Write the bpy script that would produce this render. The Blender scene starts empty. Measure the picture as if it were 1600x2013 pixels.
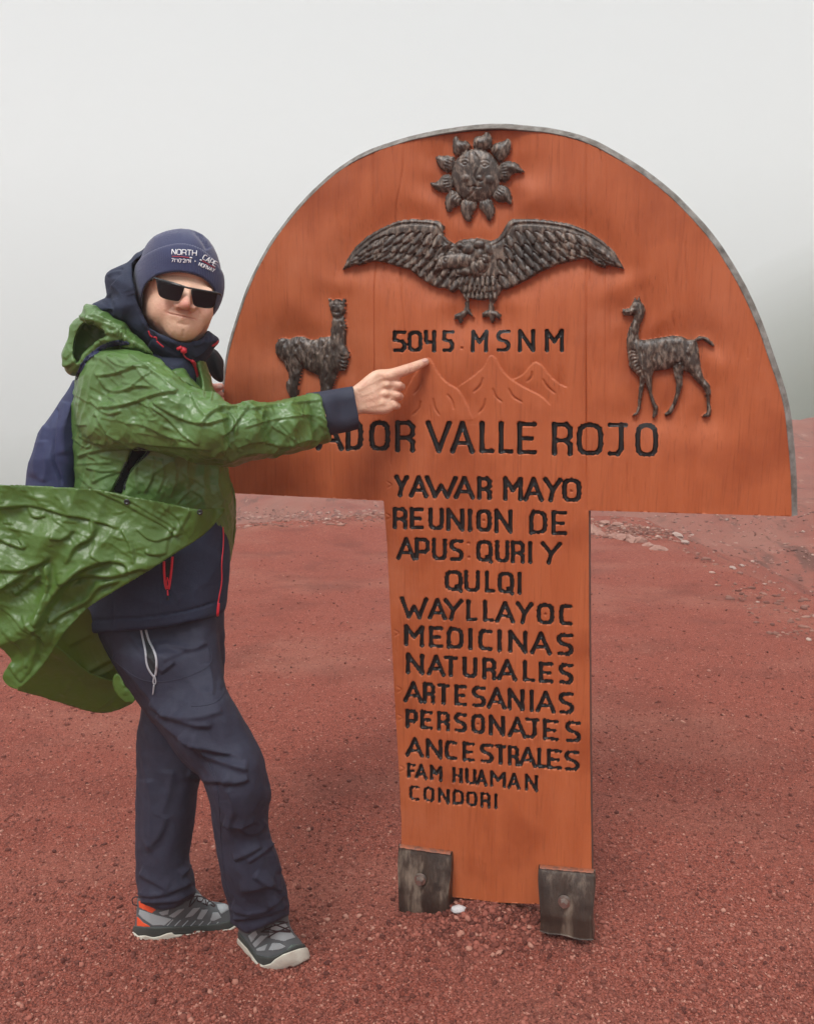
import bpy, math, random
import numpy as np
from mathutils import Vector, Matrix
from mathutils.bvhtree import BVHTree

S = bpy.context.scene
COL = S.collection
rnd = random.Random(7)

# ------------------------------------------------------------------ camera
PITCH = math.radians(10.8)
CAMH, FPX, CX, CY = 1.5, 1600.0, 800.0, 1006.5
cam_d = bpy.data.cameras.new('camera')
cam_d.sensor_fit = 'HORIZONTAL'; cam_d.sensor_width = 36; cam_d.lens = 36.0
cam_d.clip_start = 0.05; cam_d.clip_end = 4000
cam = bpy.data.objects.new('camera', cam_d); COL.objects.link(cam)
cam.location = (0, 0, CAMH); cam.rotation_euler = (math.pi/2 - PITCH, 0, 0)
S.camera = cam

# ------------------------------------------------------------------ world, sun, exposure
SUN_EL, SUN_AZ = 56, -28          # soft light from above, behind the camera's left shoulder
world = bpy.data.worlds.new('World'); S.world = world; world.use_nodes = True
nt = world.node_tree; nt.nodes.clear()
out = nt.nodes.new('ShaderNodeOutputWorld'); bg = nt.nodes.new('ShaderNodeBackground')
sky = nt.nodes.new('ShaderNodeTexSky'); sky.sky_type = 'NISHITA'; sky.sun_disc = False
sky.sun_elevation = math.radians(SUN_EL); sky.sun_rotation = math.radians(180 + SUN_AZ)
sky.air_density = 1.0; sky.dust_density = 4.0; sky.altitude = 3000
hs = nt.nodes.new('ShaderNodeHueSaturation'); hs.inputs['Saturation'].default_value = 0.10
hs.inputs['Value'].default_value = 0.36
mx = nt.nodes.new('ShaderNodeMixRGB'); mx.inputs[0].default_value = 0.80
tc = nt.nodes.new('ShaderNodeTexCoord'); sp = nt.nodes.new('ShaderNodeSeparateXYZ')
rp = nt.nodes.new('ShaderNodeValToRGB')
rp.color_ramp.elements[0].position = 0.0; rp.color_ramp.elements[0].color = (2.08, 2.10, 2.07, 1)
rp.color_ramp.elements[1].position = 1.0; rp.color_ramp.elements[1].color = (14.3, 14.8, 15.1, 1)
k_ = rp.color_ramp.elements.new(0.36); k_.color = (2.15, 2.33, 2.37, 1)
L = nt.links.new
L(tc.outputs['Generated'], sp.inputs[0]); L(sp.outputs['Z'], rp.inputs[0])
L(sky.outputs[0], hs.inputs['Color']); L(hs.outputs[0], mx.inputs[1]); L(rp.outputs[0], mx.inputs[2])
L(mx.outputs[0], bg.inputs[0]); bg.inputs[1].default_value = 0.10; L(bg.outputs[0], out.inputs[0])

sun_d = bpy.data.lights.new('sun', 'SUN'); sun_d.energy = 1.5; sun_d.angle = math.radians(20)
sun_d.color = (1.0, 0.985, 0.965)
sun = bpy.data.objects.new('sun', sun_d); COL.objects.link(sun)
sun.rotation_euler = (math.radians(90 - SUN_EL), 0, math.radians(SUN_AZ)); sun.location = (-3, -3, 8)

S.view_settings.view_transform = 'Standard'; S.view_settings.look = 'None'
S.view_settings.gamma = 1.0; S.view_settings.exposure = 1.12
S.view_settings.use_curve_mapping = False
S.render.engine = 'CYCLES'
S.cycles.use_denoising = True
S.cycles.denoiser = 'OPENIMAGEDENOISE'
S.cycles.denoising_input_passes = 'RGB_ALBEDO_NORMAL'
S.cycles.denoising_prefilter = 'ACCURATE'
S.cycles.volume_bounces = 2; S.cycles.max_bounces = 8; S.cycles.diffuse_bounces = 3
S.cycles.transparent_max_bounces = 8
HAZE = 0.0062

# ------------------------------------------------------------------ geometry between picture rays and the place
cp, spn = math.cos(PITCH), math.sin(PITCH)
def rays(px, py):
    a = (np.asarray(px, float) - CX)/FPX; b = -(np.asarray(py, float) - CY)/FPX
    return a, cp + b*spn, -spn + b*cp
def W(px, py, Y):
    dx, dy, dz = rays(px, py); t = Y/dy
    return np.stack(np.broadcast_arrays(dx*t, dy*t, CAMH + dz*t), -1)
def PROJ(P):
    P = np.asarray(P, float); x, y, z = P[..., 0], P[..., 1], P[..., 2] - CAMH
    f = y*cp - z*spn; u = y*spn + z*cp
    return CX + FPX*x/f, CY - FPX*u/f
TH = math.radians(17.3)
BN = np.array([-math.sin(TH), -math.cos(TH), 0.0]); BC = np.array([0.19, 2.05, 0.0])
def WB(px, py):                       # point of the sign's face seen at (px, py)
    dx, dy, dz = rays(px, py)
    t = (BC[0]*BN[0] + BC[1]*BN[1])/(dx*BN[0] + dy*BN[1])
    return np.stack(np.broadcast_arrays(dx*t, dy*t, CAMH + dz*t), -1)

# ------------------------------------------------------------------ noise
def _h(i, j, k, s):
    n = (i*374761393 + j*668265263 + k*2147483647 + s*974634777) & 0xffffffff
    n = ((n ^ (n >> 13))*1274126177) & 0xffffffff
    n = n ^ (n >> 16)
    return (n & 0xffff).astype(np.float32)/32767.5 - 1.0
def noise3(P, s=0):
    P = np.asarray(P); F = np.floor(P).astype(np.int64); f = (P - F).astype(np.float32)
    f = f*f*(3 - 2*f); i, j, k = F[..., 0], F[..., 1], F[..., 2]; r = 0
    for a in (0, 1):
        wa = f[..., 0] if a else 1 - f[..., 0]
        for b in (0, 1):
            wb = wa*(f[..., 1] if b else 1 - f[..., 1])
            for c in (0, 1):
                r = r + wb*(f[..., 2] if c else 1 - f[..., 2])*_h(i + a, j + b, k + c, s)
    return r
def noise2(x, y, s=0):
    return noise3(np.stack(np.broadcast_arrays(x, y, 0.5), -1), s)
def fbm3(P, o=3, s=0):
    return sum(noise3(P*2**q, s + q)*.5**q for q in range(o))
def sm(a, b, x):
    t = np.clip((x - a)/(b - a), 0, 1); return t*t*(3 - 2*t)

# ------------------------------------------------------------------ materials
def mat(name, base, rough=.6, c2=None, nscale=8, contrast=(.35, .65), bump=0, bscale=40, stretch=(1, 1, 1), spec=.5,
        trans=0, bump2=0, b2scale=200, metal=0, sss=0, ridged=False, c3=None, n3=3, f3=(.5, .7), sheen=0):
    m = bpy.data.materials.new(name); m.use_nodes = True; t = m.node_tree; N = t.nodes; l = t.links.new
    b = N['Principled BSDF']; b.inputs['Roughness'].default_value = rough
    b.inputs['Base Color'].default_value = (*base, 1); b.inputs['Metallic'].default_value = metal
    b.inputs['Specular IOR Level'].default_value = spec
    if sheen: b.inputs['Sheen Weight'].default_value = sheen
    if sss:
        b.inputs['Subsurface Weight'].default_value = sss; b.inputs['Subsurface Radius'].default_value = (1, .3, .15)
        b.inputs['Subsurface Scale'].default_value = .008
    tc = N.new('ShaderNodeTexCoord'); mp = N.new('ShaderNodeMapping'); mp.inputs['Scale'].default_value = stretch
    l(tc.outputs['Object'], mp.inputs[0])
    col = None
    if c2 is not None:
        n = N.new('ShaderNodeTexNoise'); n.inputs['Scale'].default_value = nscale; n.inputs['Detail'].default_value = 6
        n.inputs['Roughness'].default_value = .65; l(mp.outputs[0], n.inputs['Vector'])
        r = N.new('ShaderNodeValToRGB'); r.color_ramp.elements[0].position = contrast[0]; r.color_ramp.elements[1].position = contrast[1]
        r.color_ramp.elements[0].color = (*base, 1); r.color_ramp.elements[1].color = (*c2, 1)
        l(n.outputs[0], r.inputs[0]); col = r.outputs[0]
        if c3 is not None:
            n2 = N.new('ShaderNodeTexNoise'); n2.inputs['Scale'].default_value = n3; n2.inputs['Detail'].default_value = 5
            l(tc.outputs['Object'], n2.inputs['Vector'])
            r2 = N.new('ShaderNodeValToRGB'); r2.color_ramp.elements[0].position = f3[0]; r2.color_ramp.elements[1].position = f3[1]
            l(n2.outputs[0], r2.inputs[0]); x = N.new('ShaderNodeMixRGB'); l(r2.outputs[0], x.inputs[0]); l(col, x.inputs[1])
            x.inputs[2].default_value = (*c3, 1); col = x.outputs[0]
        l(col, b.inputs['Base Color'])
    nrm = None
    for amt, sc, rg in ((bump, bscale, ridged), (bump2, b2scale, False)):
        if not amt: continue
        n = N.new('ShaderNodeTexNoise'); n.inputs['Scale'].default_value = sc; n.inputs['Detail'].default_value = 5
        n.inputs['Roughness'].default_value = .6; l(mp.outputs[0], n.inputs['Vector'])
        src = n.outputs[0]
        if rg:
            a = N.new('ShaderNodeMath'); a.operation = 'SUBTRACT'; a.inputs[1].default_value = .5; l(src, a.inputs[0])
            c = N.new('ShaderNodeMath'); c.operation = 'ABSOLUTE'; l(a.outputs[0], c.inputs[0]); src = c.outputs[0]
        bp = N.new('ShaderNodeBump'); bp.inputs['Strength'].default_value = 1; bp.inputs['Distance'].default_value = amt
        l(src, bp.inputs['Height'])
        if nrm is not None: l(nrm, bp.inputs['Normal'])
        nrm = bp.outputs[0]
    if nrm is not None: l(nrm, b.inputs['Normal'])
    if trans:
        tr = N.new('ShaderNodeBsdfTranslucent'); tr.inputs[0].default_value = (base[0]*2.2, base[1]*1.8, base[2]*1.0, 1)
        if nrm is not None: l(nrm, tr.inputs['Normal'])
        ms = N.new('ShaderNodeMixShader'); ms.inputs[0].default_value = trans
        l(b.outputs[0], ms.inputs[1]); l(tr.outputs[0], ms.inputs[2]); l(ms.outputs[0], N['Material Output'].inputs[0])
    return m

# ------------------------------------------------------------------ object helpers
def link_mesh(name, V, F, m, parent=None, smooth=True, mats=None, midx=None, **props):
    me = bpy.data.meshes.new(name)
    V = np.asarray(V, np.float32)
    if isinstance(F, np.ndarray):
        k = F.shape[1]; n = len(F)
        me.vertices.add(len(V)); me.vertices.foreach_set('co', V.ravel())
        me.loops.add(n*k); me.loops.foreach_set('vertex_index', F.astype(np.int32).ravel())
        me.polygons.add(n); me.polygons.foreach_set('loop_start', np.arange(0, n*k, k, dtype=np.int32))
        me.update(calc_edges=True)
    else:
        me.from_pydata(V.tolist(), [], F); me.update()
    for q in (mats or [m]): me.materials.append(q)
    if midx is not None: me.polygons.foreach_set('material_index', np.asarray(midx, np.int32))
    if smooth: me.polygons.foreach_set('use_smooth', np.ones(len(me.polygons), bool))
    me.validate()
    o = bpy.data.objects.new(name, me); COL.objects.link(o)
    if parent is not None: attach(o, parent)
    for k, v in props.items(): o[k] = v
    return o
ORG = {}
def attach(o, parent):
    o.parent = parent; r = parent
    while r.parent is not None: r = r.parent
    o.matrix_parent_inverse = Matrix.Translation(-Vector(ORG.get(r.name, (0, 0, 0)))) if parent is r else Matrix.Identity(4)
def empty(name, loc, label, cat, group=None):
    o = bpy.data.objects.new(name, None); COL.objects.link(o); o.location = loc; o.empty_display_size = .1
    ORG[o.name] = tuple(loc); o['label'] = label; o['category'] = cat
    if group: o['group'] = group
    return o
def bvh_of(*objs):
    V, F, n = [], [], 0
    for o in objs:
        me = o.data; v = np.empty(len(me.vertices)*3, np.float32); me.vertices.foreach_get('co', v); V.append(v.reshape(-1, 3))
        F += [[i + n for i in p.vertices] for p in me.polygons]; n += len(me.vertices)
    return BVHTree.FromPolygons(np.concatenate(V).tolist(), F)
def hit(bvh, px, py, off=0.0):
    d = Vector([float(q) for q in rays(px, py)]).normalized()
    r = bvh.ray_cast(Vector((0, 0, CAMH)), d)
    if r[0] is None: return None
    return r[0] - d*off
def tube(pts, rad, n=6, closed=False, flat=1.0):
    pts = [Vector(p) for p in pts]; V, F = [], []; k = len(pts)
    rad = [rad]*k if not hasattr(rad, '__len__') else rad
    for i, p in enumerate(pts):
        a = pts[max(i - 1, 0)]; b = pts[min(i + 1, k - 1)]; t = (b - a)
        t = t.normalized() if t.length > 1e-9 else Vector((0, 0, 1))
        u = t.cross(Vector((0, 1, 0.13))).normalized(); w = t.cross(u)
        for q in range(n):
            an = 2*math.pi*q/n; V.append(p + rad[i]*(math.cos(an)*u + math.sin(an)*w*flat))
    for i in range(k - 1):
        for q in range(n):
            F.append([i*n + q, i*n + (q + 1) % n, (i + 1)*n + (q + 1) % n, (i + 1)*n + q])
    F.append(list(range(n))[::-1]); F.append([(k - 1)*n + q for q in range(n)])
    return V, F
def joinVF(L_):
    V, F = [], []
    for v, f in L_:
        n = len(V); V += [tuple(q) for q in v]; F += [[i + n for i in g] for g in f]
    return V, F
def resample(pts, step):
    pts = np.asarray(pts, float); d = np.r_[0, np.cumsum(np.linalg.norm(np.diff(pts, axis=0), axis=1))]
    n = max(2, int(d[-1]/step) + 1); s = np.linspace(0, d[-1], n)
    return np.stack([np.interp(s, d, pts[:, i]) for i in range(pts.shape[1])], 1)
def smoothpts(pts, it=2, closed=False):
    p = np.asarray(pts, float)
    for _ in range(it):
        if closed:
            q = np.roll(p, -1, 0); p = np.stack([.75*p + .25*q, .25*p + .75*q], 1).reshape(-1, p.shape[1])
        else:
            a, b = p[:-1], p[1:]; m = np.stack([.75*a + .25*b, .25*a + .75*b], 1).reshape(-1, p.shape[1])
            p = np.vstack([p[:1], m, p[-1:]])
    return p

def polysdf(poly, X, Y):              # signed distance, negative inside
    p = np.asarray(poly, float); X = np.asarray(X, np.float32); Y = np.asarray(Y, np.float32)
    X, Y = np.broadcast_arrays(X, Y)
    d = np.full(X.shape, 1e9, np.float32); ins = np.zeros(X.shape, bool); n = len(p)
    for i in range(n):
        ax, ay = p[i]; bx, by = p[(i + 1) % n]; ex, ey = bx - ax, by - ay; L2 = ex*ex + ey*ey + 1e-9
        wx, wy = X - ax, Y - ay; t = np.clip((wx*ex + wy*ey)/L2, 0, 1)
        d = np.minimum(d, (wx - ex*t)**2 + (wy - ey*t)**2)
        c = (ay > Y) != (by > Y)
        if ey != 0: ins ^= c & (X < ex*(Y - ay)/ey + ax)
    d = np.sqrt(d); return np.where(ins, -d, d)
def sideddist(pl, X, Y):             # distance, parameter, +1 below / -1 above the line
    p = np.asarray(pl, float); d = np.full(np.broadcast(X, Y).shape, 1e9); T = np.zeros(d.shape); Sd = np.ones(d.shape); n = len(p) - 1
    for i in range(n):
        ax, ay = p[i]; ex, ey = p[i + 1] - p[i]; L2 = ex*ex + ey*ey + 1e-9
        t = np.clip(((X - ax)*ex + (Y - ay)*ey)/L2, 0, 1); wx = X - ax - ex*t; wy = Y - ay - ey*t; q = np.sqrt(wx**2 + wy**2)
        m = q < d; d = np.where(m, q, d); T = np.where(m, (i + t)/n, T); Sd = np.where(m, np.tanh((wy + .35*wx)/2.0), Sd)
    return d, T, Sd
def crease(d, s, w):                 # steep on the lower side, long on the upper
    lo = np.exp(-(d/(.85*w))**1.5) - .20*np.exp(-((d - 2.2*w)/(1.2*w))**2); hi = np.exp(-(d/(2.6*w))**1.15)
    k = .5 + .5*s; return lo*k + hi*(1 - k)
def linedist(pl, X, Y):
    p = np.asarray(pl, float); d = np.full(np.broadcast(X, Y).shape, 1e9, np.float32); T = np.zeros(d.shape, np.float32); n = len(p) - 1
    for i in range(n):
        ax, ay = p[i]; ex, ey = p[i + 1] - p[i]; L2 = ex*ex + ey*ey + 1e-9
        t = np.clip(((X - ax)*ex + (Y - ay)*ey)/L2, 0, 1); q = np.sqrt((X - ax - ex*t)**2 + (Y - ay - ey*t)**2)
        m = q < d; d = np.where(m, q, d); T = np.where(m, (i + t)/n, T)
    return d, T
# ================================================================== terrain
def terrain(x, y):
    x = np.asarray(x, float); y = np.asarray(y, float)
    P = np.stack(np.broadcast_arrays(x, y, 0*x*y), -1)
    z = 0.035*noise3(P*[.5, .5, 1], 3) + 0.016*noise3(P*[1.7, 1.3, 1], 4) + 0.009*noise3(P*[5, 4, 1], 5) + .0045*noise3(P*[13, 11, 1], 6)
    near = sm(3.2, 1.2, np.hypot(x - .2, y - 2.0)); z = z*(1 - .88*near)
    z = z - .06 + .052*np.exp(-(((x - .23)/.17)**2 + ((y - 2.03)/.075)**2))          # gravel heaped at the sign's foot
    # the plateau's edge
    edge = np.minimum(7.6 + .5*noise2(x*.6, 0*x, 9) + .18*noise2(x*2.3, 0*x, 19), 1e9)
    right = 2.25 + .22*noise2(y*1.7, 0*y, 13) + .08*noise2(y*5, x*2, 14) + .25*(y - 4.5)*-.2 + .15*noise2(y*.9, 0*y, 11) + .2*sm(6.5, 3.0, y)*(6.5 - y)*1.1
    dd = np.maximum(y - edge, (x - right)*1.0)
    dd = np.where(x < -3, np.maximum(dd, y - edge), dd)
    berm = .13*np.exp(-((y - edge + .5)/.35)**2)*sm(3.0, 1.8, np.abs(x)) * (.6 + .5*noise2(x*3, y*3, 12))
    drop = np.clip(dd, 0, None)
    z = z + np.where(dd < .5, berm, 0)*0.8
    low = -.42*drop - .02*drop**2
    # slope beyond: climbs towards the right, drops into the valley further on
    crest = np.interp(x/np.maximum(y, 1), [-.9, -.35, -.21, -.02, .22, .42, .6, 1.5], [-3.3, -2.4, -1.85, -1.5, -.8, -.42, -.24, -.1])
    t = np.clip((y - 9)/(23 - 9), 0, 1)
    far = (crest - 1.3)*(1 - t) + crest*t
    rough = .22*noise3(P*[.35, .3, 1], 21) + .10*noise3(P*[1.1, .9, 1], 22) + .05*noise3(P*[3, 2.2, 1], 23)
    gully = .22*(1 - np.abs(noise2((x + y*.9)*.33, (y - x)*.1, 24)))**3
    far = far + (rough - gully)*sm(7, 11, y + np.abs(x)*.3)
    out_ = np.maximum(low, np.where(y > 6, far, -1.2 - .06*np.abs(x)*0))
    out_ = np.where(y < 8, np.maximum(low, -1.6 + .1*noise2(x, y, 31)), out_)
    k = sm(0, .5, dd); z = np.where(dd > 0, z*(1 - k) + out_*k + low*(1 - k)*0, z)
    z = z - sm(23.5, 90, y)*38 - .02*np.clip(y - 23.5, 0, 30)
    # grassy mountain standing in the fog on the right
    r = x/np.maximum(y, 1)
    mt = 6.6*(np.clip(y - 45, 0.01, None)/45)**1.12 - .6
    side = sm(-.05, .62, r)
    m_ = mt*side + (-50)*(1 - side) + (.25 + .004*y)*noise2(x*.03, y*.025, 42)*side
    z = np.where(y > 50, np.maximum(z, m_), z)
    return z

def grid_mesh(xs, ys):
    X, Y = np.meshgrid(xs, ys, indexing='ij'); Z = terrain(X, Y)
    V = np.stack([X, Y, Z], -1).reshape(-1, 3); nx, ny = len(xs), len(ys)
    i, j = np.meshgrid(np.arange(nx - 1), np.arange(ny - 1), indexing='ij'); a = (i*ny + j).ravel()
    return V, np.stack([a, a + ny, a + ny + 1, a + 1], 1)
def mono(segs):
    o = []
    for a, b, st in segs: o += list(np.arange(a, b - 1e-6, st))
    return np.array(o + [segs[-1][1]])
gm = mat('red_volcanic_soil', (.120, .026, .018), .95, c2=(.365, .108, .074), nscale=230, contrast=(.40, .62), bump=.006, bscale=150, bump2=.0025, b2scale=420, spec=.12)
gt = gm.node_tree
def add_patches(m, col, scale, pos, dist=None, stretch=(1, 1, 1)):
    t = m.node_tree; N = t.nodes; l = t.links.new; b = N['Principled BSDF']
    src = b.inputs['Base Color'].links[0].from_socket
    tc = N.new('ShaderNodeTexCoord'); mp = N.new('ShaderNodeMapping'); mp.inputs['Scale'].default_value = stretch
    l(tc.outputs['Object'], mp.inputs[0])
    n = N.new('ShaderNodeTexNoise'); n.inputs['Scale'].default_value = scale; n.inputs['Detail'].default_value = 7
    n.inputs['Roughness'].default_value = .6; l(mp.outputs[0], n.inputs['Vector'])
    r = N.new('ShaderNodeValToRGB'); r.color_ramp.elements[0].position = pos[0]; r.color_ramp.elements[1].position = pos[1]
    r.color_ramp.elements[1].color = (pos[2],)*3 + (1,)
    l(n.outputs[0], r.inputs[0]); x = N.new('ShaderNodeMixRGB'); fac = r.outputs[0]
    if dist:
        s = N.new('ShaderNodeSeparateXYZ'); l(tc.outputs['Object'], s.inputs[0])
        mr = N.new('ShaderNodeMapRange'); mr.inputs['From Min'].default_value = dist[0]; mr.inputs['From Max'].default_value = dist[1]
        mr.inputs['To Min'].default_value = dist[2]; mr.inputs['To Max'].default_value = dist[3]
        l(s.outputs['Y'], mr.inputs[0]); mu = N.new('ShaderNodeMath'); mu.operation = 'MULTIPLY'; mu.use_clamp = True
        l(mr.outputs[0], mu.inputs[1]); l(fac, mu.inputs[0]); fac = mu.outputs[0]
    l(fac, x.inputs[0]); l(src, x.inputs[1]); x.inputs[2].default_value = (*col, 1); l(x.outputs[0], b.inputs['Base Color'])
add_patches(gm, (.300, .128, .092), 1.3, (.47, .70, .55), stretch=(.7, 1.3, 1))
add_patches(gm, (.36, .15, .11), 42, (.60, .66, .55)); add_patches(gm, (.07, .018, .013), 38, (.60, .68, .6)); add_patches(gm, (.34, .16, .12), 130, (.64, .70, .8))       # paler dusty patches
add_patches(gm, (.085, .022, .017), 2.2, (.50, .72, .5), stretch=(.8, 1.1, 1))                              # darker, coarser patches
add_patches(gm, (.230, .105, .078), .5, (.34, .66, .8), dist=(8, 14, 0, 1), stretch=(1, .5, 1))
add_patches(gm, (.10, .045, .034), 1.4, (.55, .64, .8), dist=(8, 12, 0, 1), stretch=(1.6, .5, 2))
add_patches(gm, (.33, .19, .15), 2.2, (.62, .68, .8), dist=(7, 12, 0, 1), stretch=(1.6, .6, 2))
add_patches(gm, (.066, .088, .052), .03, (.2, .3, 1), dist=(30, 44, 0, 1))              # grass on the far mountain
xs = mono([(-420, -60, 12), (-60, -12, 1.5), (-12, -3, .25), (-3, 3.4, .035), (3.4, 14, .2), (14, 60, 1.2), (60, 430, 10)])
ys = mono([(-30, -1, 1.5), (-1, 1.2, .2), (1.2, 5, .03), (5, 10, .08), (10, 30, .2), (30, 90, 2), (90, 460, 8)])
V, F = grid_mesh(xs, ys)
ground = link_mesh('ground', V, F, gm, kind='structure')

# loose gravel: one mass of small stones
def ico():
    t = (1 + 5**.5)/2
    v = np.array([(-1, t, 0), (1, t, 0), (-1, -t, 0), (1, -t, 0), (0, -1, t), (0, 1, t), (0, -1, -t), (0, 1, -t), (t, 0, -1), (t, 0, 1), (-t, 0, -1), (-t, 0, 1)], float)
    f = np.array([(0, 11, 5), (0, 5, 1), (0, 1, 7), (0, 7, 10), (0, 10, 11), (1, 5, 9), (5, 11, 4), (11, 10, 2), (10, 7, 6), (7, 1, 8), (3, 9, 4), (3, 4, 2), (3, 2, 6), (3, 6, 8), (3, 8, 9), (4, 9, 5), (2, 4, 11), (6, 2, 10), (8, 6, 7), (9, 8, 1)])
    return v/np.linalg.norm(v[0]), f
OCT = (np.array([(1, 0, 0), (0, 1, 0), (-1, 0, 0), (0, -1, 0), (0, 0, 1), (0, 0, -1)], float),
       np.array([(0, 1, 4), (1, 2, 4), (2, 3, 4), (3, 0, 4)]))
R = np.random.default_rng(5)
def scatter(n, base, smin, smax, pw, ymax, seed, xr=.62, ymin=1.45, gauss=None):
    R = np.random.default_rng(seed); v, f = base
    if gauss is None:
        u = R.random(n); Y = (ymin**-.6 + u*(ymax**-.6 - ymin**-.6))**(-1/.6); X = (R.random(n)*2 - 1)*xr*Y
    else:
        X = gauss[0] + R.normal(0, gauss[2], n); Y = gauss[1] + R.normal(0, gauss[3], n)
    s = smin*(smax/smin)**(R.random(n)**pw)
    D = 1 + R.uniform(-.35, .35, (n, len(v), 1)); sc = s[:, None, None]*R.uniform(.55, 1.15, (n, 1, 3))
    A = R.random(n)*6.283; ca, sa = np.cos(A)[:, None], np.sin(A)[:, None]
    P = v[None]*D*sc; x = P[..., 0]*ca - P[..., 1]*sa; y = P[..., 0]*sa + P[..., 1]*ca
    T = R.normal(0, .4, (n, 1)); z = P[..., 2]*.75 + x*T*.5
    Q = np.stack([x + X[:, None], y + Y[:, None], z + (terrain(X, Y) + s*.18)[:, None]], -1).reshape(-1, 3)
    G = (f[None] + (np.arange(n)*len(v))[:, None, None]).reshape(-1, 3)
    return Q, G
def stonemat(name, a, b, c):
    m = mat(name, a, .9, bump=.0012, bscale=400, spec=.25)
    t = m.node_tree; N = t.nodes; g = N.new('ShaderNodeNewGeometry'); r = N.new('ShaderNodeValToRGB')
    e = r.color_ramp.elements; e[0].color = (*a, 1); e[1].color = (*b, 1); e[1].position = .9; k = e.new(.97); k.color = (*c, 1)
    t.links.new(g.outputs['Random Per Island'], r.inputs[0]); t.links.new(r.outputs[0], N['Principled BSDF'].inputs['Base Color']); return m
sm1 = stonemat('red_scoria_gravel', (.085, .022, .016), (.31, .098, .070), (.40, .19, .14))
G1 = scatter(130000, OCT, .0018, .0056, 1.5, 4.4, 1); G2 = scatter(15000, ico(), .0030, .0105, 2.6, 6.5, 2)
G3 = scatter(900, ico(), .004, .012, 1.5, 0, 3, gauss=(.22, 1.97, .14, .05))
GS = [G1, G2, G3]
for i_, (px_, py_, Y_, sx_, sy_, n_) in enumerate([(365, 1852, 1.96, .085, .014, 420), (545, 1908, 1.855, .05, .016, 320), (485, 1872, 1.92, .02, .012, 120), (835, 1826, 1.975, .05, .012, 260), (1113, 1842, 1.925, .05, .012, 260), (1010, 1790, 2.0, .10, .03, 350)]):
    q_ = W(px_, py_, Y_); GS.append(scatter(n_, ico(), .0022, .0075, 2.0, 0, 40 + i_, gauss=(float(q_[0]), float(q_[1]), sx_, sy_)))
V, F, n_ = [], [], 0
for q_, g_ in GS: V.append(q_); F.append(g_ + n_); n_ += len(q_)
V = np.concatenate(V); F = np.concatenate(F)
link_mesh('gravel', V, F, sm1, smooth=False, kind='stuff')

# broken rubble along the rim and over the slope beyond
Rr = np.random.default_rng(77); v, f = ico(); Q, G, n0 = [], [], 0
cand = []
for _ in range(5200):
    px = Rr.uniform(440, 1620); py = Rr.uniform(1000, 1260)**1.0
    if px < 1150 and py > 1040: continue
    cand.append((px, py))
for _ in range(700): cand.append((Rr.normal(1230, 60), Rr.normal(1052, 12))); 
for _ in range(500): cand.append((Rr.uniform(465, 760), Rr.normal(1014, 7)))
cand = np.array(cand); ys_ = np.arange(3.2, 30, .12); Pall = W(cand[:, 0][:, None], cand[:, 1][:, None], ys_[None] + Rr.random((len(cand), 1))*.12); zt = terrain(Pall[..., 0], Pall[..., 1])
hitk = (Pall[..., 2] < zt); kk_ = hitk.argmax(1); okk = hitk.any(1)
for i in np.where(okk)[0]:
    P = Pall[i, kk_[i]]
    if not (P[1] > 6.9 or P[0] > 2.05 + .1*(P[1] - 4.5)): continue
    if P[1] < 6.9 and Rr.random() < .45: continue
    s = .0045*(4.2**(Rr.random()**2.0))*(1 + P[1]*.05)*(1.5 if i >= 5200 - 1 else 1)
    D = v*(1 + Rr.uniform(-.35, .35, (12, 1)))*s*Rr.uniform([.8, .8, .5], [1.7, 1.2, .8]); Q.append(D + [P[0], P[1], float(zt[i, kk_[i]]) + s*.1]); G.append(f + n0); n0 += 12
link_mesh('rubble', np.concatenate(Q), np.concatenate(G), stonemat('rubble_stone', (.12, .042, .032), (.32, .16, .12), (.42, .29, .24)), smooth=False, kind='stuff')

# single rocks on the plateau's rim and the slope
rockm = mat('pale_weathered_rock', (.25, .115, .085), .9, c2=(.34, .19, .15), nscale=14, bump=.01, bscale=30)
rockw = mat('bleached_rock', (.30, .20, .165), .9, c2=(.40, .30, .26), nscale=14, bump=.01, bscale=30)
def ground_at(px, py, y0=3.0, y1=30):
    ys_ = np.arange(y0, y1, .04); P = W(px, py, ys_); z = terrain(P[:, 0], P[:, 1]); k = np.where(P[:, 2] < z)[0]
    return P[k[0]] if len(k) else None
def rock(px, py, s, m, label, group, seed, y0=3.0):
    P = ground_at(px, py, y0)
    if P is None: return
    v, f = ico(); R = np.random.default_rng(seed)
    me = bpy.data.meshes.new('rock')
    import bmesh
    bm = bmesh.new(); bmesh.ops.create_icosphere(bm, subdivisions=2, radius=1)
    for q in bm.verts:
        c = np.array(q.co); n = float(noise3(c[None]*1.3 + seed*3.1, seed)[0])
        q.co = Vector(c*(1 + .45*n)) ; q.co.x *= s*R.uniform(.9, 1.6)**1; q.co.y *= s; q.co.z *= s*.62
    bm.to_mesh(me); bm.free(); me.materials.append(m)
    o = bpy.data.objects.new('rock', me); COL.objects.link(o); o.location = P + np.array([0, 0, s*.1]); o.rotation_euler = (0, 0, R.random()*6)
    o['label'] = label; o['category'] = 'rock'; o['group'] = group
ORD = 'first second third fourth fifth sixth seventh eighth ninth tenth eleventh twelfth thirteenth fourteenth'.split()
g1 = 'rocks on the rim left of the signpost'
for k, (x, y, s) in enumerate([(486, 1021, .05), (497, 1017, .06), (510, 1019, .05), (523, 1017, .06), (536, 1020, .045), (566, 1016, .05), (578, 1014, .055), (612, 1012, .05), (628, 1010, .06), (646, 1009, .05), (664, 1007, .055), (690, 1008, .05), (716, 1005, .05), (738, 1005, .05)]):
    rock(x, y, s, rockm, ORD[13 - k] + ' pale rock leftwards from the post in the rim line', g1, 30 + k)
g2 = 'rocks on the rim right of the signpost'
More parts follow.
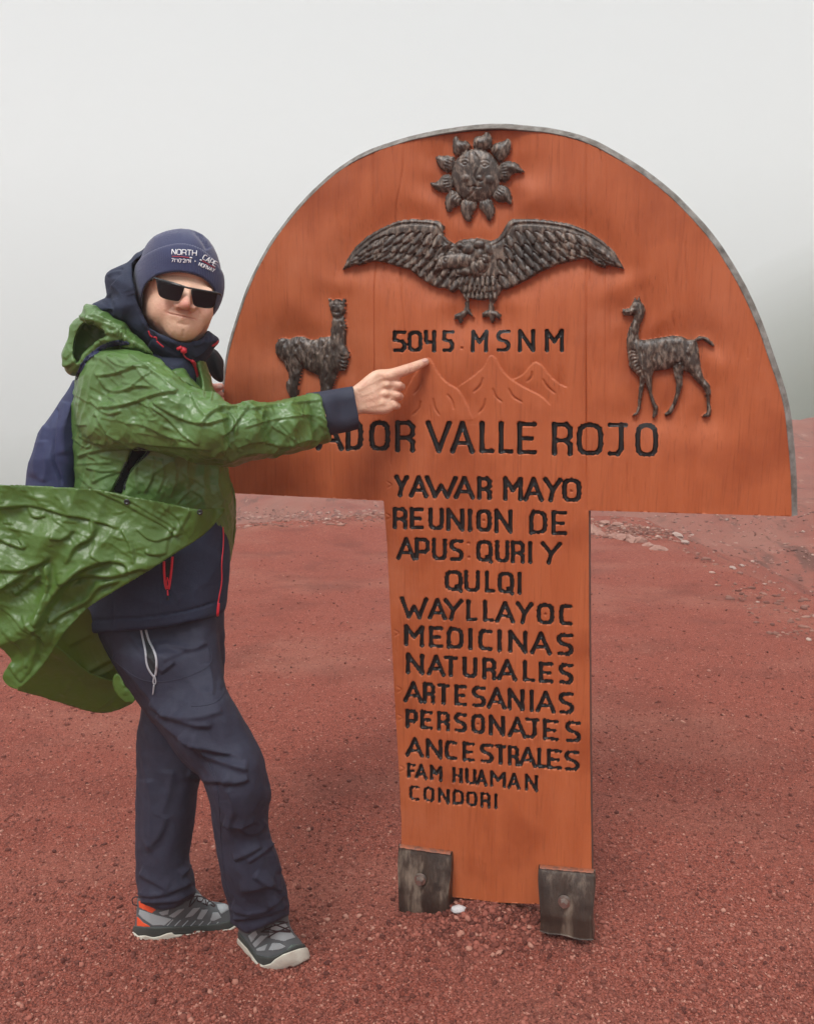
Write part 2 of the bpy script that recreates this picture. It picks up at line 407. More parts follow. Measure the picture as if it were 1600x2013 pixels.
for k, (x, y, s) in enumerate([(1166, 1045, .07), (1180, 1052, .06), (1190, 1030, .045), (1203, 1056, .05), (1212, 1034, .045), (1220, 1060, .06), (1238, 1062, .07), (1256, 1066, .06), (1274, 1074, .05), (1292, 1082, .05)]):
    rock(x, y, s, rockm, ORD[k] + ' pale rock rightwards from the post in the rim heap', g2, 60 + k)
g3 = 'bleached stones on the slope'
for k, (x, y, s) in enumerate([(1330, 1056, .05), (1345, 1068, .04), (1360, 1052, .032), (1428, 1022, .03), (1440, 1118, .026), (1457, 1112, .024)]):
    rock(x, y, s, rockw, ORD[k] + ' small bleached stone rightwards from the post, on the slope beyond the rim', g3, 90 + k)

# ================================================================== the carved sign
ST = 1.6
gx = np.arange(424, 1582, ST); gy = np.arange(236, 1800, ST)
GX, GY = np.meshgrid(gx, gy, indexing='ij'); GX = GX.astype(np.float32); GY = GY.astype(np.float32)
H = np.zeros(GX.shape, np.float32); LAB = np.zeros(GX.shape, np.int32)
LN = (.55*fbm3(np.stack([GX/90, GY/140, 0*GX], -1), 2, 50) + .18*noise2(GX/14, GY/60, 52)).astype(np.float32)
H += .0011*LN + .0005*noise2(GX/4.5, GY/80, 53)
def win(pts, pad):
    p = np.asarray(pts); x0, y0 = p.min(0) - pad; x1, y1 = p.max(0) + pad
    i0, i1 = np.searchsorted(gx, [x0, x1]); j0, j1 = np.searchsorted(gy, [y0, y1])
    return (slice(max(i0, 0), i1), slice(max(j0, 0), j1))
arch_in = [(446, 969), (441, 900), (438, 830), (440, 766), (447, 703), (457, 664), (472, 615), (494, 554), (527, 491), (563, 439), (612, 383), (667, 334), (728, 300), (797, 278), (860, 263), (925, 254),
           (985, 252), (1040, 256), (1092, 263), (1152, 279), (1197, 302), (1250, 333), (1299, 370), (1344, 412), (1397, 471), (1435, 531), (1460, 576), (1491, 646), (1512, 709), (1531, 762), (1542, 805), (1547, 850), (1552, 902), (1555, 953), (1556, 1015)]
arch_s = smoothpts(arch_in, 2)
post = [(1157, 1003.5), (1158, 1240), (1160, 1500), (1163, 1700), (1163, 1800), (1120, 1786), (1055, 1778), (980, 1775), (932, 1769), (890, 1764), (840, 1762), (793, 1762), (789, 1660), (789, 1614), (784, 1509), (776, 1377), (769, 1240), (761, 1075), (754, 984.5)]
outline = np.vstack([arch_s, post])
OSD = polysdf(outline, GX, GY)

# --- carvings -----------------------------------------------------
def T_(zx, zy, s, pts): return [(zx + s*x, zy + s*y) for x, y in pts]
condor = [(671, 530), (682, 507), (697, 485), (722, 462), (754, 444), (782, 432), (810, 429), (847, 431), (862, 433), (872, 444), (870, 459), (879, 470), (892, 478), (904, 470), (937, 466), (964, 472), (979, 466), (989, 451), (998, 434), (1009, 428), (1043, 428), (1081, 432), (1118, 438), (1152, 451), (1184, 472), (1208, 494), (1227, 528), (1193, 520), (1189, 527), (1172, 521), (1154, 507), (1139, 509), (1120, 513), (1097, 519), (1081, 526), (1064, 533), (1052, 540), (1037, 549), (1019, 558), (1007, 564), (993, 569), (987, 567), (973, 592), (970, 596), (969, 609), (976, 611), (984, 618), (982, 629), (973, 622), (969, 635), (964, 633), (961, 622), (947, 624), (947, 614), (959, 607), (961, 588), (941, 590), (930, 588), (922, 586), (922, 607), (930, 624), (919, 616), (909, 626), (907, 635), (902, 635), (899, 627), (891, 627), (892, 618), (911, 609), (914, 590), (909, 579), (900, 567), (889, 575), (874, 566), (861, 566), (847, 560), (834, 552), (819, 541), (806, 530), (789, 526), (774, 521), (754, 515), (731, 512), (705, 522), (699, 519)]
llama1 = T_(510, 560, .13125, [(1030, 270), (1022, 190), (1052, 205), (1085, 232), (1120, 208), (1195, 208), (1222, 238), (1262, 185), (1272, 270), (1262, 340), (1272, 400), (1246, 440), (1255, 500), (1285, 620), (1265, 700), (1270, 900), (1330, 1010), (1340, 1060), (1300, 1130), (1310, 1180), (1270, 1280), (1190, 1290), (1150, 1340), (1120, 1440), (1080, 1560), (1075, 1900), (1000, 1900), (985, 1700), (960, 1900), (880, 1900), (900, 1640), (890, 1450), (870, 1360), (840, 1340), (740, 1300), (640, 1230), (610, 1330), (570, 1500), (555, 1680), (560, 1900), (480, 1900), (450, 1690), (390, 1560), (385, 1460), (430, 1400), (400, 1280), (350, 1150), (310, 1130), (250, 1060), (225, 1000), (230, 880), (270, 810), (330, 790), (430, 810), (530, 770), (640, 770), (740, 820), (850, 810), (900, 780), (1050, 770), (1065, 600), (1082, 480), (1060, 420), (1040, 340)])
llama2 = T_(1190, 560, .15, [(225, 310), (310, 300), (360, 220), (385, 150), (412, 200), (442, 140), (460, 210), (500, 260), (525, 330), (500, 420), (450, 530), (430, 640), (440, 710), (500, 720), (700, 690), (880, 660), (1000, 670), (1080, 710), (1160, 715), (1230, 665), (1330, 680), (1400, 740), (1430, 790), (1410, 810), (1340, 760), (1280, 715), (1200, 735), (1220, 830), (1240, 980), (1250, 1080), (1290, 1220), (1370, 1310), (1385, 1400), (1370, 1530), (1390, 1640), (1380, 1720), (1320, 1745), (1265, 1730), (1290, 1700), (1330, 1670), (1330, 1550), (1310, 1400), (1270, 1340), (1180, 1250), (1100, 1150), (1030, 1120), (1010, 1200), (1010, 1320), (960, 1480), (900, 1630), (860, 1700), (790, 1730), (775, 1690), (820, 1650), (880, 1550), (920, 1420), (930, 1300), (900, 1180), (880, 1080), (800, 1110), (630, 1130), (610, 1200), (610, 1420), (650, 1540), (690, 1600), (680, 1700), (640, 1760), (615, 1740), (625, 1620), (580, 1470), (530, 1290), (520, 1270), (500, 1340), (470, 1500), (460, 1620), (420, 1700), (370, 1725), (350, 1710), (400, 1670), (420, 1600), (430, 1430), (445, 1290), (440, 1200), (380, 1150), (310, 1060), (290, 900), (270, 750), (290, 620), (330, 510), (370, 440), (370, 400), (240, 395), (215, 350)])
petals = [[(460, 440), (450, 250), (480, 180), (515, 165), (560, 240), (640, 220), (710, 310), (600, 400)],
          [(720, 350), (720, 220), (780, 165), (850, 175), (905, 95), (970, 170), (985, 260), (945, 370)],
          [(950, 360), (1010, 260), (1120, 240), (1190, 190), (1235, 270), (1200, 420), (1080, 530), (1010, 440)],
          [(1065, 530), (1180, 495), (1310, 520), (1350, 590), (1410, 640), (1320, 660), (1240, 660), (1200, 750), (1120, 780), (1065, 720)],
          [(1060, 800), (1180, 830), (1225, 920), (1240, 1095), (1150, 1030), (1050, 1050), (960, 960)],
          [(960, 980), (1010, 1100), (1000, 1230), (925, 1305), (880, 1190), (800, 1120), (795, 1010)],
          [(775, 1010), (780, 1110), (720, 1180), (695, 1300), (640, 1300), (570, 1190), (555, 1080), (600, 990)],
          [(590, 990), (540, 1090), (460, 1110), (425, 1180), (365, 1150), (350, 1010), (400, 910), (480, 870)],
          [(470, 860), (400, 920), (290, 910), (200, 860), (150, 770), (260, 780), (320, 680), (450, 670)],
          [(460, 650), (340, 640), (270, 570), (235, 480), (240, 430), (370, 420), (510, 450)]]
petals = [smoothpts(T_(820, 240, .15, p), 1, True) for p in petals]
disc = [(935 + 48*math.cos(a), 343.5 + 53*math.sin(a)) for a in np.linspace(0, 2*math.pi, 60, endpoint=False)]
# recess scooped round every carving
RD = np.full(GX.shape, 1e3, np.float32); LDF = np.full(GX.shape, 1e3, np.float32)
for pg in [condor, llama1, llama2, disc] + petals:
    w = win(pg, 110); RD[w] = np.minimum(RD[w], polysdf(pg, GX[w], GY[w]))
w = win(condor, 110); cd = polysdf(condor, GX[w], GY[w])
rec = np.clip(RD, 0, None)
def blur(A, r):
    for ax in (0, 1):
        for _ in range(3):
            c = np.cumsum(np.pad(A, [(r + 1, r) if q == ax else (0, 0) for q in (0, 1)], mode='edge'), axis=ax)
            A = (c[2*r + 1:] - c[:-2*r - 1] if ax == 0 else c[:, 2*r + 1:] - c[:, :-2*r - 1])/(2*r + 1)
    return A
rdep = .0125*np.exp(-(rec/30)**1.5) + .0035*np.exp(-(rec/55)**2)
H -= blur(rdep, 5)

LABN = {}
def lab(name, parent=None, m='relief'):
    k = len(LABN) + 10; LABN[k] = [name, parent, m]; return k
grain = .0009*noise2(GX/3.6, GY/16, 61) + .0008*noise2(GX/7.0, GY/30, 62)
def relief(poly, k, base=-.0045, dome=.0115, rad=9, g=1.0):
    w = win(poly, 3); d = polysdf(poly, GX[w], GY[w]); m = d < 0
    h = base + dome*(1 - np.exp(d/rad)) + g*grain[w]
    H[w] = np.where(m, h, H[w]); LAB[w] = np.where(m, k, LAB[w]); return w, d
def groove(pl, wd, dep, inside=None, raise_=0, sq=1.5):
    pl = smoothpts(pl, 1); w = win(pl, wd*3 + 3); d, t = linedist(pl, GX[w], GY[w])
    g = dep*np.exp(-np.abs(d/wd)**sq*1.6)*(.45 + .55*np.sin(np.pi*np.clip(t, .04, .96)))
    if inside is not None: g = g*np.isin(LAB[w], inside)
    H[w] -= g
def blob(x, y, rx, ry, hgt, inside, rot=0):
    w = win([(x - rx, y - rx), (x + rx, y + rx)], max(rx, ry)); X = GX[w] - x; Y = GY[w] - y
    c, s = math.cos(rot), math.sin(rot); q = ((X*c + Y*s)/rx)**2 + ((-X*s + Y*c)/ry)**2
    H[w] += np.where(np.isin(LAB[w], inside), hgt*np.clip(1 - q, 0, 1)**.7, 0)
kc = lab('condor_carving'); kd = lab('sun_carving'); k1 = lab('llama_carving'); k2 = lab('llama_carving')
relief(condor, kc, rad=7, dome=.009)
# feathers, painted row over row from the trailing edge up
def feather(x, y, ang, ln, wd, top, k):
    c, s = math.cos(ang), math.sin(ang)
    w = win([(x - ln, y - ln), (x + ln, y + ln)], 2); X = GX[w] - x; Y = GY[w] - y
    a = (X*c + Y*s)/ln; b = (-X*s + Y*c)/wd
    prof = np.sqrt(np.clip(1 - (2*a - 1)**2, 0, 1))*np.where(a > .5, 1 - .25*(a - .5)*2, 1)
    e = np.abs(b) - prof
    m = (e < 0) & (a > 0) & (a < 1) & (cd_full[w] < -1.2)
    h = top + .0062*a + .0042*(1 - (b/np.maximum(prof, .05))**2) - .0040*(b > 0)*np.abs(b) - .0012*np.exp(-(b/.13)**2) + grain[w]
    H[w] = np.where(m, h, H[w]); LAB[w] = np.where(m, k, LAB[w])
cd_full = np.full(GX.shape, 9., np.float32); w = win(condor, 5); cd_full[w] = polysdf(condor, GX[w], GY[w])
FR = random.Random(3)
lead_l = [(676, 524), (697, 490), (724, 466), (756, 448), (784, 437), (812, 434), (850, 437), (864, 440)]
trail_l = [(690, 526), (712, 518), (745, 513), (776, 521), (806, 532), (836, 552), (866, 566), (895, 572)]
lead_r = [(1224, 524), (1206, 496), (1182, 476), (1150, 455), (1116, 443), (1080, 437), (1044, 434), (1012, 434)]
trail_r = [(1206, 524), (1186, 522), (1160, 508), (1122, 513), (1088, 524), (1056, 539), (1022, 557), (990, 570)]
def wing(lead, trail, sgn):
    lead = resample(lead, 1.0); trail = resample(trail, 1.0)
    rows = [(1.0, 13, 38, 9.5), (.80, 13, 36, 9.0), (.58, 12, 34, 8.5), (.38, 11, 31, 8)]
    for r, (f, n, ln, wd) in enumerate(rows):
        for q in range(n):
            t = (q + .5 + .3*(r % 2))/n
            a = lead[min(int(t*len(lead)), len(lead) - 1)]; b = trail[min(int(t*len(trail)), len(trail) - 1)]
            span = math.hypot(*(b - a)); p = a + (b - a)*f; sc = min(1, span/70 + .35)
            if span*f < 8 and r > 1: continue
            base = math.pi/2 + sgn*(1.0 - .50*t**1.2) + FR.uniform(-.1, .1)
            L_ = ln*sc*FR.uniform(.9, 1.15)*(1.25 if t < .3 else 1)
            x = p[0] - math.cos(base)*L_*.95; y = p[1] - math.sin(base)*L_*.95
            feather(x, y, base, L_, wd*sc**.5*FR.uniform(.85, 1.1), -.0035 + .0011*r, lab('feather', 'condor_carving'))
wing(lead_l, trail_l, 1); wing(lead_r, trail_r, -1)
# tail and breast feathers
for r, (y, n, ln) in enumerate([(566, 9, 26), (552, 8, 24), (540, 7, 22)]):
    for q in range(n):
        x = 938 + (q - (n - 1)/2)*(66/n); an = math.pi/2 - (q - (n - 1)/2)*.07
        feather(x, y + FR.uniform(-2, 2), an, ln, 5.5, -.002 + .001*r, lab('feather', 'condor_carving'))
# knotted neck, ruff and head
CB = [kc] + [k for k in LABN if LABN[k][0] == 'feather']
kn = lab('neck', 'condor_carving'); kh = lab('head', 'condor_carving')
neck = smoothpts([(890, 485), (903, 472), (937, 467), (962, 472), (972, 500), (962, 532), (938, 548), (925, 543), (900, 543), (893, 530), (910, 524), (895, 505)], 1, True)
relief(neck, kn, base=.002, dome=.006, rad=5)
for (x, y, rx, ry) in [(921, 489, 13, 12), (944, 480, 13, 11), (905, 482, 9, 8), (962, 490, 9, 13), (944, 500, 10, 12), (948, 521, 12, 15), (957, 508, 8, 10), (933, 530, 10, 16), (915, 536, 12, 9)]:
    blob(x, y, rx, ry, .006, [kn])
    groove([(x + rx*math.cos(a), y + ry*math.sin(a)) for a in np.linspace(0, 6.28, 14)], 1.6, .0022, [kn])
head = smoothpts([(853, 533), (858, 520), (864, 510), (872, 503), (885, 500), (905, 499), (922, 499), (930, 506), (930, 518), (920, 524), (900, 526), (882, 529), (870, 528), (862, 533), (856, 536)], 1, True)
relief(head, kh, base=.008, dome=.006, rad=5)
groove([(878 + 4*math.cos(a), 512 + 4*math.sin(a)) for a in np.linspace(0, 6.28, 12)], 1.2, .003, [kh])
groove([(866, 508), (869, 517), (867, 527)], 1.3, .003, [kh]); groove([(857, 527), (864, 524), (869, 524)], 1.1, .003, [kh])
for q in range(6): groove([(893 + 6*q, 502), (891 + 6*q, 522)], 1.2, .0012, [kh])
for q in range(3): groove([(857 + q*2, 512 - 5*q), (866 + q*2, 499 - 4*q), (880, 492 - 4*q), (892, 494 - 4*q)], 1.6, .003, CB)
# leading edge rolls of the wings
groove([(684, 512), (702, 490), (728, 468), (758, 450), (785, 440), (812, 438), (845, 440), (858, 443), (865, 455), (868, 468), (880, 480)], 2.4, .006, CB)
groove([(1216, 510), (1200, 494), (1178, 476), (1150, 460), (1116, 447), (1080, 441), (1044, 438), (1014, 440), (1004, 446), (996, 462), (984, 474), (970, 482)], 2.4, .006, CB)
# sun
for p in petals:
    k = lab('petal', 'sun_carving'); relief(p, k, rad=8, dome=.011); c = p.mean(0); v = c - np.array([935, 343.5]); v /= np.hypot(*v); n = np.array([-v[1], v[0]])
    for q in (-2, -1, 0, 1, 2):
        s0 = np.array([935, 343.5]) + v*53 + n*q*5.5; groove([s0, s0 + v*(13 - abs(q)*2) + n*q], 1.3, .0028, [k])
relief(disc, kd, base=-.002, dome=.013, rad=16)
groove(disc + disc[:1], 1.8, .003, [kd])
fl = lambda p: T_(820, 240, .15, p)
groove(fl([(715, 345), (750, 410), (800, 460), (820, 530), (810, 620), (760, 700), (765, 750), (800, 780), (790, 830), (770, 850), (755, 900), (700, 960), (630, 1000)]), 1.5, .0045, [kd])
groove(fl([(795, 765), (830, 785), (860, 778), (880, 735)]), 1.3, .003, [kd]); groove(fl([(650, 850), (700, 862), (750, 838), (790, 858), (850, 850)]), 1.5, .0042, [kd])
groove(fl([(660, 875), (690, 890), (730, 875)]), 1.2, .002, [kd])
for ex, ey in ((630, 545), (895, 570)):
    groove(fl([(ex - 45, ey - 10), (ex, ey - 32), (ex + 42, ey - 5)]), 1.2, .003, [kd]); groove(fl([(ex - 45, ey - 8), (ex - 5, ey + 28), (ex + 42, ey - 3)]), 1.2, .003, [kd])
    groove(fl([(ex - 60, ey - 55), (ex, ey - 80), (ex + 60, ey - 45)]), 1.4, .0015, [kd])
blob(*fl([(640, 740)])[0], 9, 7, .003, [kd]); blob(*fl([(960, 760)])[0], 10, 9, .003, [kd]); blob(*fl([(830, 740)])[0], 6, 5, .003, [kd])
# llamas
def fur(pg, k, n, seed, dr=(0, 1)):
    q = random.Random(seed); p = np.array(pg); lo, hi = p.min(0), p.max(0)
    for _ in range(n):
        x = q.uniform(lo[0], hi[0]); y = q.uniform(lo[1], hi[1]); l = q.uniform(6, 15); s = q.uniform(-3, 3)
        groove([(x, y), (x + s*.5 + dr[0]*l*.5, y + l*.5), (x + s + dr[0]*l, y + l)], 1.7, q.uniform(.0016, .0038), [k])
relief(llama1, k1, rad=8, dome=.012); relief(llama2, k2, rad=7, dome=.012)
A1 = lambda p: T_(510, 560, .13125, p); A2 = lambda p: T_(1190, 560, .15, p)
fur(llama1, k1, 420, 1); fur(llama2, k2, 330, 2, (.15, 1))
for p, d in [([(820, 1340), (815, 1200), (835, 1050)], .005), ([(940, 930), (1000, 850), (1050, 790)], .005), ([(1030, 1560), (1035, 1350), (1045, 1250)], .005), ([(340, 1120), (330, 980), (380, 850), (430, 810)], .005),
             ([(540, 1060), (600, 1160), (640, 1230)], .004), ([(1090, 480), (1160, 520), (1240, 480), (1260, 380)], .006), ([(1070, 390), (1100, 400), (1130, 410), (1190, 410), (1230, 390)], .004), ([(1110, 430), (1130, 480), (1180, 490), (1230, 440)], .004),
             ([(1060, 250), (1150, 225), (1240, 260)], .005), ([(1095, 300), (1120, 290), (1140, 310)], .004), ([(1190, 310), (1210, 290), (1235, 300)], .004), ([(440, 1300), (450, 1450), (480, 1600)], .003)]:
    groove(A1(p), 1.8, d, [k1])
for q in range(5): groove(A1([(1200, 1040 + 60*q), (1250, 1080 + 60*q), (1320, 1060 + 60*q)]), 1.8, .004, [k1])
for p, d in [([(440, 720), (470, 900), (500, 1080)], .004), ([(600, 960), (620, 1050), (615, 1130)], .005), ([(880, 1070), (940, 1020), (1010, 1005)], .005), ([(310, 290), (315, 340), (350, 390), (420, 390)], .003), ([(1180, 740), (1210, 830), (1230, 950)], .003),
             ([(360, 300), (375, 290), (390, 300), (378, 310), (362, 302)], .004), ([(440, 260), (430, 320), (450, 360)], .004), ([(235, 370), (270, 375), (300, 372)], .003), ([(370, 220), (420, 215), (460, 230)], .004)]:
    groove(A2(p), 1.6, d, [k2])
for q in range(7): groove(A2([(290 + 22*q, 880 + 42*q), (325 + 22*q, 850 + 42*q), (385 + 12*q, 860 + 42*q)]), 1.9, .0045, [k2])
# engraved mountains: the board is cut back above each ridge line
def Mz(p): return smoothpts(T_(740, 630, .25, p), 2)
def mountain(line, mask_other, dep=.0055):
    pg = np.vstack([line, [(line[-1][0], 826), (line[0][0], 826)]])
    w = win(pg, 60); d = polysdf(pg, GX[w], GY[w]); dl, t = linedist(line, GX[w], GY[w])
    o = (d > 0) & (GY[w] < 835) & ~mask_other[w] & (LAB[w] == 0)
    H[w] -= np.where(o, dep*np.exp(-(dl/17)**1.3)*np.clip(np.sin(np.pi*np.clip(t, .02, .98))*2.2, 0, 1), 0)
    r = np.zeros(GX.shape, bool); r[w] = d <= 0; return r
m1 = Mz([(180, 700), (225, 560), (300, 420), (385, 292), (425, 300), (480, 420), (560, 500), (640, 540), (700, 640), (755, 775)])
m2 = Mz([(630, 530), (760, 440), (850, 360), (885, 275), (925, 275), (980, 390), (1060, 470), (1200, 550), (1290, 590), (1370, 670)])
m3 = Mz([(1060, 470), (1150, 430), (1215, 345), (1250, 325), (1300, 350), (1370, 450), (1450, 510), (1500, 525)])
no = np.zeros(GX.shape, bool); r1 = mountain(m1, no); r2 = mountain(m2, r1); mountain(m3, r1 | r2)
for p in [[(290, 575), (335, 530), (360, 460)], [(285, 740), (330, 700), (345, 640)], [(445, 620), (455, 690), (490, 740)], [(560, 585), (595, 630), (605, 690)], [(765, 560), (820, 510), (835, 455)], [(915, 540), (935, 600), (980, 635)],
          [(1040, 540), (1070, 600), (1140, 640)], [(805, 725), (845, 680), (855, 620)], [(1185, 480), (1220, 440), (1222, 405)], [(1310, 465), (1340, 520), (1400, 570)]]:
    groove(T_(740, 630, .25, p), 1.9, .0055)
# cracks and joints between the glued planks
for p, d, wd in [([(733, 282), (734, 600), (735, 985)], .0040, 1.1), ([(795, 276), (790, 350), (772, 420), (779, 480), (790, 600), (796, 690)], .0042, 1.1), ([(1151, 278), (1151, 600), (1153, 1004)], .0050, 1.2), ([(1190, 300), (1189, 600), (1188, 840)], .0022, .9),
                 ([(793, 1075), (795, 1180)], .003, 1.2), ([(953, 1700), (955, 1766)], .004, 1.2), ([(868, 1560), (866, 1660)], .002, 1), ([(812, 1600), (808, 1660)], .002, 1), ([(1047, 1600), (1055, 1740)], .002, 1), ([(830, 920), (836, 1010)], .002, 1), ([(748, 450), (752, 560)], .0015, 1),
                 ([(770, 285), (775, 340)], .0025, 1.1), ([(1057, 262), (1054, 300)], .002, 1)]:
    groove(p, wd, d, [0], sq=2)
CR = random.Random(21)
for _ in range(240):
    x = CR.uniform(450, 1550); y = CR.uniform(270, 1740); l = CR.uniform(15, 80)
    groove([(x, y), (x + CR.uniform(-2, 2), y + l/2), (x + CR.uniform(-3, 3), y + l)], CR.uniform(.7, 1.1), CR.uniform(.0010, .0030), [0], sq=2)
# bruise at the bottom where the paint has gone
# --- lettering ----------------------------------------------------
O_ = [(.5, 1), (.78, .97), (1, .82), (1, .18), (.78, .03), (.22, .03), (0, .18), (0, .82), (.22, .97), (.5, 1)]
GL = {'A': [[(0, 0), (.5, 1)], [(.5, 1), (1, 0)], [(.18, .3), (.82, .3)]], 'B': [], 'C': [[(1, .97), (.25, 1), (0, .82), (0, .18), (.22, .03), (1, .03)]],
      'D': [[(0, 0), (0, 1), (.7, 1), (1, .82), (1, .2), (.75, .03), (0, .03)]], 'E': [[(1, 1), (0, 1), (0, .02), (1, .02)], [(0, .5), (.8, .5)]], 'F': [[(1, 1), (0, 1), (0, 0)], [(0, .5), (.8, .5)]],
      'H': [[(0, 0), (0, 1)], [(1, 0), (1, 1)], [(0, .5), (1, .5)]], 'I': [[(.5, 0), (.5, 1)]], 'J': [[(0, 1), (1, 1)], [(.72, 1), (.72, .2), (.5, .03), (0, .03)]], 'L': [[(.15, 1), (.15, .03), (1, .03)]],
      'M': [[(.03, 0), (.03, 1), (.5, .45), (.97, 1), (.97, 0)]], 'N': [[(.03, 0), (.03, 1), (.97, 0), (.97, 1)]], 'O': [O_], '0': [O_], 'P': [[(0, 0), (0, 1), (.75, 1), (1, .85), (1, .5), (.75, .36), (0, .36)]],
      'Q': [O_, [(.72, .2), (1, -.05)]], 'R': [[(0, 0), (0, 1), (.75, 1), (1, .86), (1, .6), (.8, .45), (.15, .45)], [(.7, .45), (1, .3), (1, 0)]],
      'S': [[(1, 1), (.25, 1), (.02, .86), (.02, .68), (.25, .55), (.75, .48), (.98, .34), (.98, .16), (.75, .02), (.05, .02)]],
      '5': [[(1, 1), (.05, 1), (.02, .6), (.3, .55), (.75, .5), (.98, .34), (.98, .16), (.75, .02), (.05, .02)]],
      '4': [[(0, 1), (0, .55), (.15, .45), (1, .45)], [(.95, 1), (.95, 0)]],
      'T': [[(0, 1), (1, 1)], [(.5, 1), (.5, 0)]], 'U': [[(0, 1), (0, .18), (.2, .03), (.8, .03), (1, .18), (1, 1)]], 'V': [[(0, 1), (.5, 0), (1, 1)]], 'W': [[(0, 1), (.28, 0), (.5, .55), (.72, 0), (1, 1)]],
      'Y': [[(0, 1), (.5, .48), (1, 1)], [(.5, .5), (.35, 0)]], '7': [[(0, 1), (1, 1), (.3, 0)]], '1': [[(.2, .8), (.55, 1), (.55, 0)]], '2': [[(0, .8), (.2, 1), (.8, 1), (1, .8), (1, .62), (0, .02), (1, .02)]]}
LINES = [
 ('5045MSNM', [(772, 798), (802, 829), (834, 856), (869, 891), (925, 958), (975, 1002), (1018, 1051), (1071, 1108)], (772, 651, 691), (1108, 648, 690), 3.9),
 ('MIRADORVALLEROJO', [(470, 505), (520, 530), (556, 594), (622, 674), (680, 712), (727, 765), (778, 814), (838, 886), (886, 931), (940, 971), (978, 1008), (1018, 1054), (1086, 1124), (1135, 1184), (1195, 1233), (1250, 1292)], (620, 827, 883), (1292, 834, 898), 4.9),
 ('YAWARMAYO', [(776, 802), (805, 840), (836, 898), (893, 932), (939, 965), (989, 1027), (1030, 1067), (1069, 1104), (1106, 1141)], (776, 936, 975), (1141, 942, 987), 4.5),
 ('REUNIONDE', [(773, 799), (806, 832), (843, 871), (877, 912), (919, 928), (937, 965), (972, 1007), (1041, 1074), (1085, 1114)], (773, 999, 1038), (1114, 1006, 1052), 4.2),
 ('APUSQURIY', [(780, 816), (816, 843), (850, 877), (884, 910), (937, 967), (974, 1000), (1005, 1030), (1037, 1047), (1064, 1103)], (780, 1058, 1099), (1103, 1068, 1109), 4.0),
 ('QULQI', [(875, 908), (913, 942), (952, 972), (979, 1009), (1016, 1026)], (875, 1122, 1161), (1026, 1127, 1168), 4.0),
 ('WAYLLAYOC', [(787, 840), (842, 877), (873, 909), (915, 937), (948, 970), (974, 1011), (1015, 1047), (1056, 1088), (1100, 1124)], (787, 1175, 1214), (1124, 1190, 1230), 4.1),
 ('MEDICINAS', [(794, 833), (844, 870), (879, 910), (920, 929), (941, 967), (977, 986), (999, 1036), (1043, 1083), (1095, 1126)], (794, 1230, 1269), (1126, 1248, 1290), 4.2),
 ('NATURALES', [(798, 833), (840, 874), (873, 899), (910, 937), (949, 974), (978, 1015), (1026, 1051), (1060, 1087), (1099, 1126)], (798, 1286, 1324), (1126, 1307, 1346), 4.2),
 ('ARTESANIAS', [(794, 830), (832, 854), (860, 883), (894, 917), (928, 954), (958, 994), (998, 1030), (1040, 1050), (1054, 1091), (1099, 1127)], (794, 1341, 1379), (1127, 1364, 1405), 4.0),
 ('PERSONAJES', [(798, 820), (827, 850), (860, 883), (893, 917), (927, 952), (961, 992), (999, 1034), (1033, 1059), (1068, 1097), (1112, 1141)], (798, 1396, 1430), (1141, 1421, 1461), 3.9),
 ('ANCESTRALES', [(798, 832), (837, 869), (875, 898), (910, 932), (944, 969), (973, 994), (999, 1019), (1020, 1054), (1055, 1075), (1076, 1104), (1110, 1138)], (798, 1451, 1486), (1138, 1479, 1517), 3.8),
 ('FAMHUAMAN', [(801, 816), (816, 839), (845, 869), (890, 908), (915, 935), (936, 957), (963, 994), (998, 1022), (1032, 1057)], (801, 1502, 1529), (1057, 1526, 1557), 3.2),
 ('CONDORI', [(805, 824), (833, 853), (861, 883), (890, 911), (917, 937), (945, 963), (971, 978)], (805, 1545, 1573), (978, 1563, 1591), 2.9)]
wob = noise2(GX/5, GY/5, 71)
def carve_letter(ch, x0, x1, y0, y1, hw, k, shear):
    sxy = lambda a, b: (x0 + hw*.7 + a*(x1 - x0 - 1.4*hw), y1 - hw*.5 - b*(y1 - y0 - hw) + shear*(a - .5)*(x1 - x0))
    for st in GL[ch]:
        P = [sxy(a, b) for a, b in st]
        if ch in 'OSCUQD0': P = [tuple(q) for q in smoothpts(P, 1)]
        for a, b in zip(P[:-1], P[1:]):
            w = win([a, b], hw*2 + 3); d, t = linedist([a, b], GX[w], GY[w])
            vert = abs(b[1] - a[1]) > .6*abs(b[0] - a[0])
            ww = hw*((.98 if vert else .80) + .16*np.abs(2*t - 1)**2 + .05*wob[w])
            q = np.clip(1 - d/ww, 0, 1); m = (d < ww); LDF[w] = np.minimum(LDF[w], d - ww)
            h = -.0020 - .0080*np.clip(q*3.0, 0, 1)
            H[w] = np.where(m, np.minimum(H[w], h), H[w]); LAB[w] = np.where(m, k, LAB[w])
for txt, xs_, a, b, hw in LINES:
    for ch, (x0, x1) in zip(txt, xs_):
        t = ((x0 + x1)/2 - a[0])/(b[0] - a[0]); y0 = a[1] + t*(b[1] - a[1]); y1 = a[2] + t*(b[2] - a[2])
        carve_letter(ch, x0, x1, y0, y1, hw, lab('letter', None, 'ink'), (b[1] - a[1] + b[2] - a[2])/2/(b[0] - a[0]))
for x, y in [(766, 953), (764, 1016), (780, 1245), (785, 1356), (787, 1411), (791, 1512)]:
    groove([(x - 5, y - 6), (x + 5, y), (x - 4, y + 6)], 1.3, .004, [0], sq=2)
for x, y in [(1123, 966), (951, 1023), (1072, 1208), (939, 1425), (907, 684), (921, 1068), (921, 1096)]:
    w = win([(x - 3, y - 3), (x + 3, y + 3)], 2); d = np.hypot(GX[w] - x, GY[w] - y); H[w] -= np.where(d < 2.6, .004, 0)
for x, y in [(1123, 966), (951, 1023)]: pass

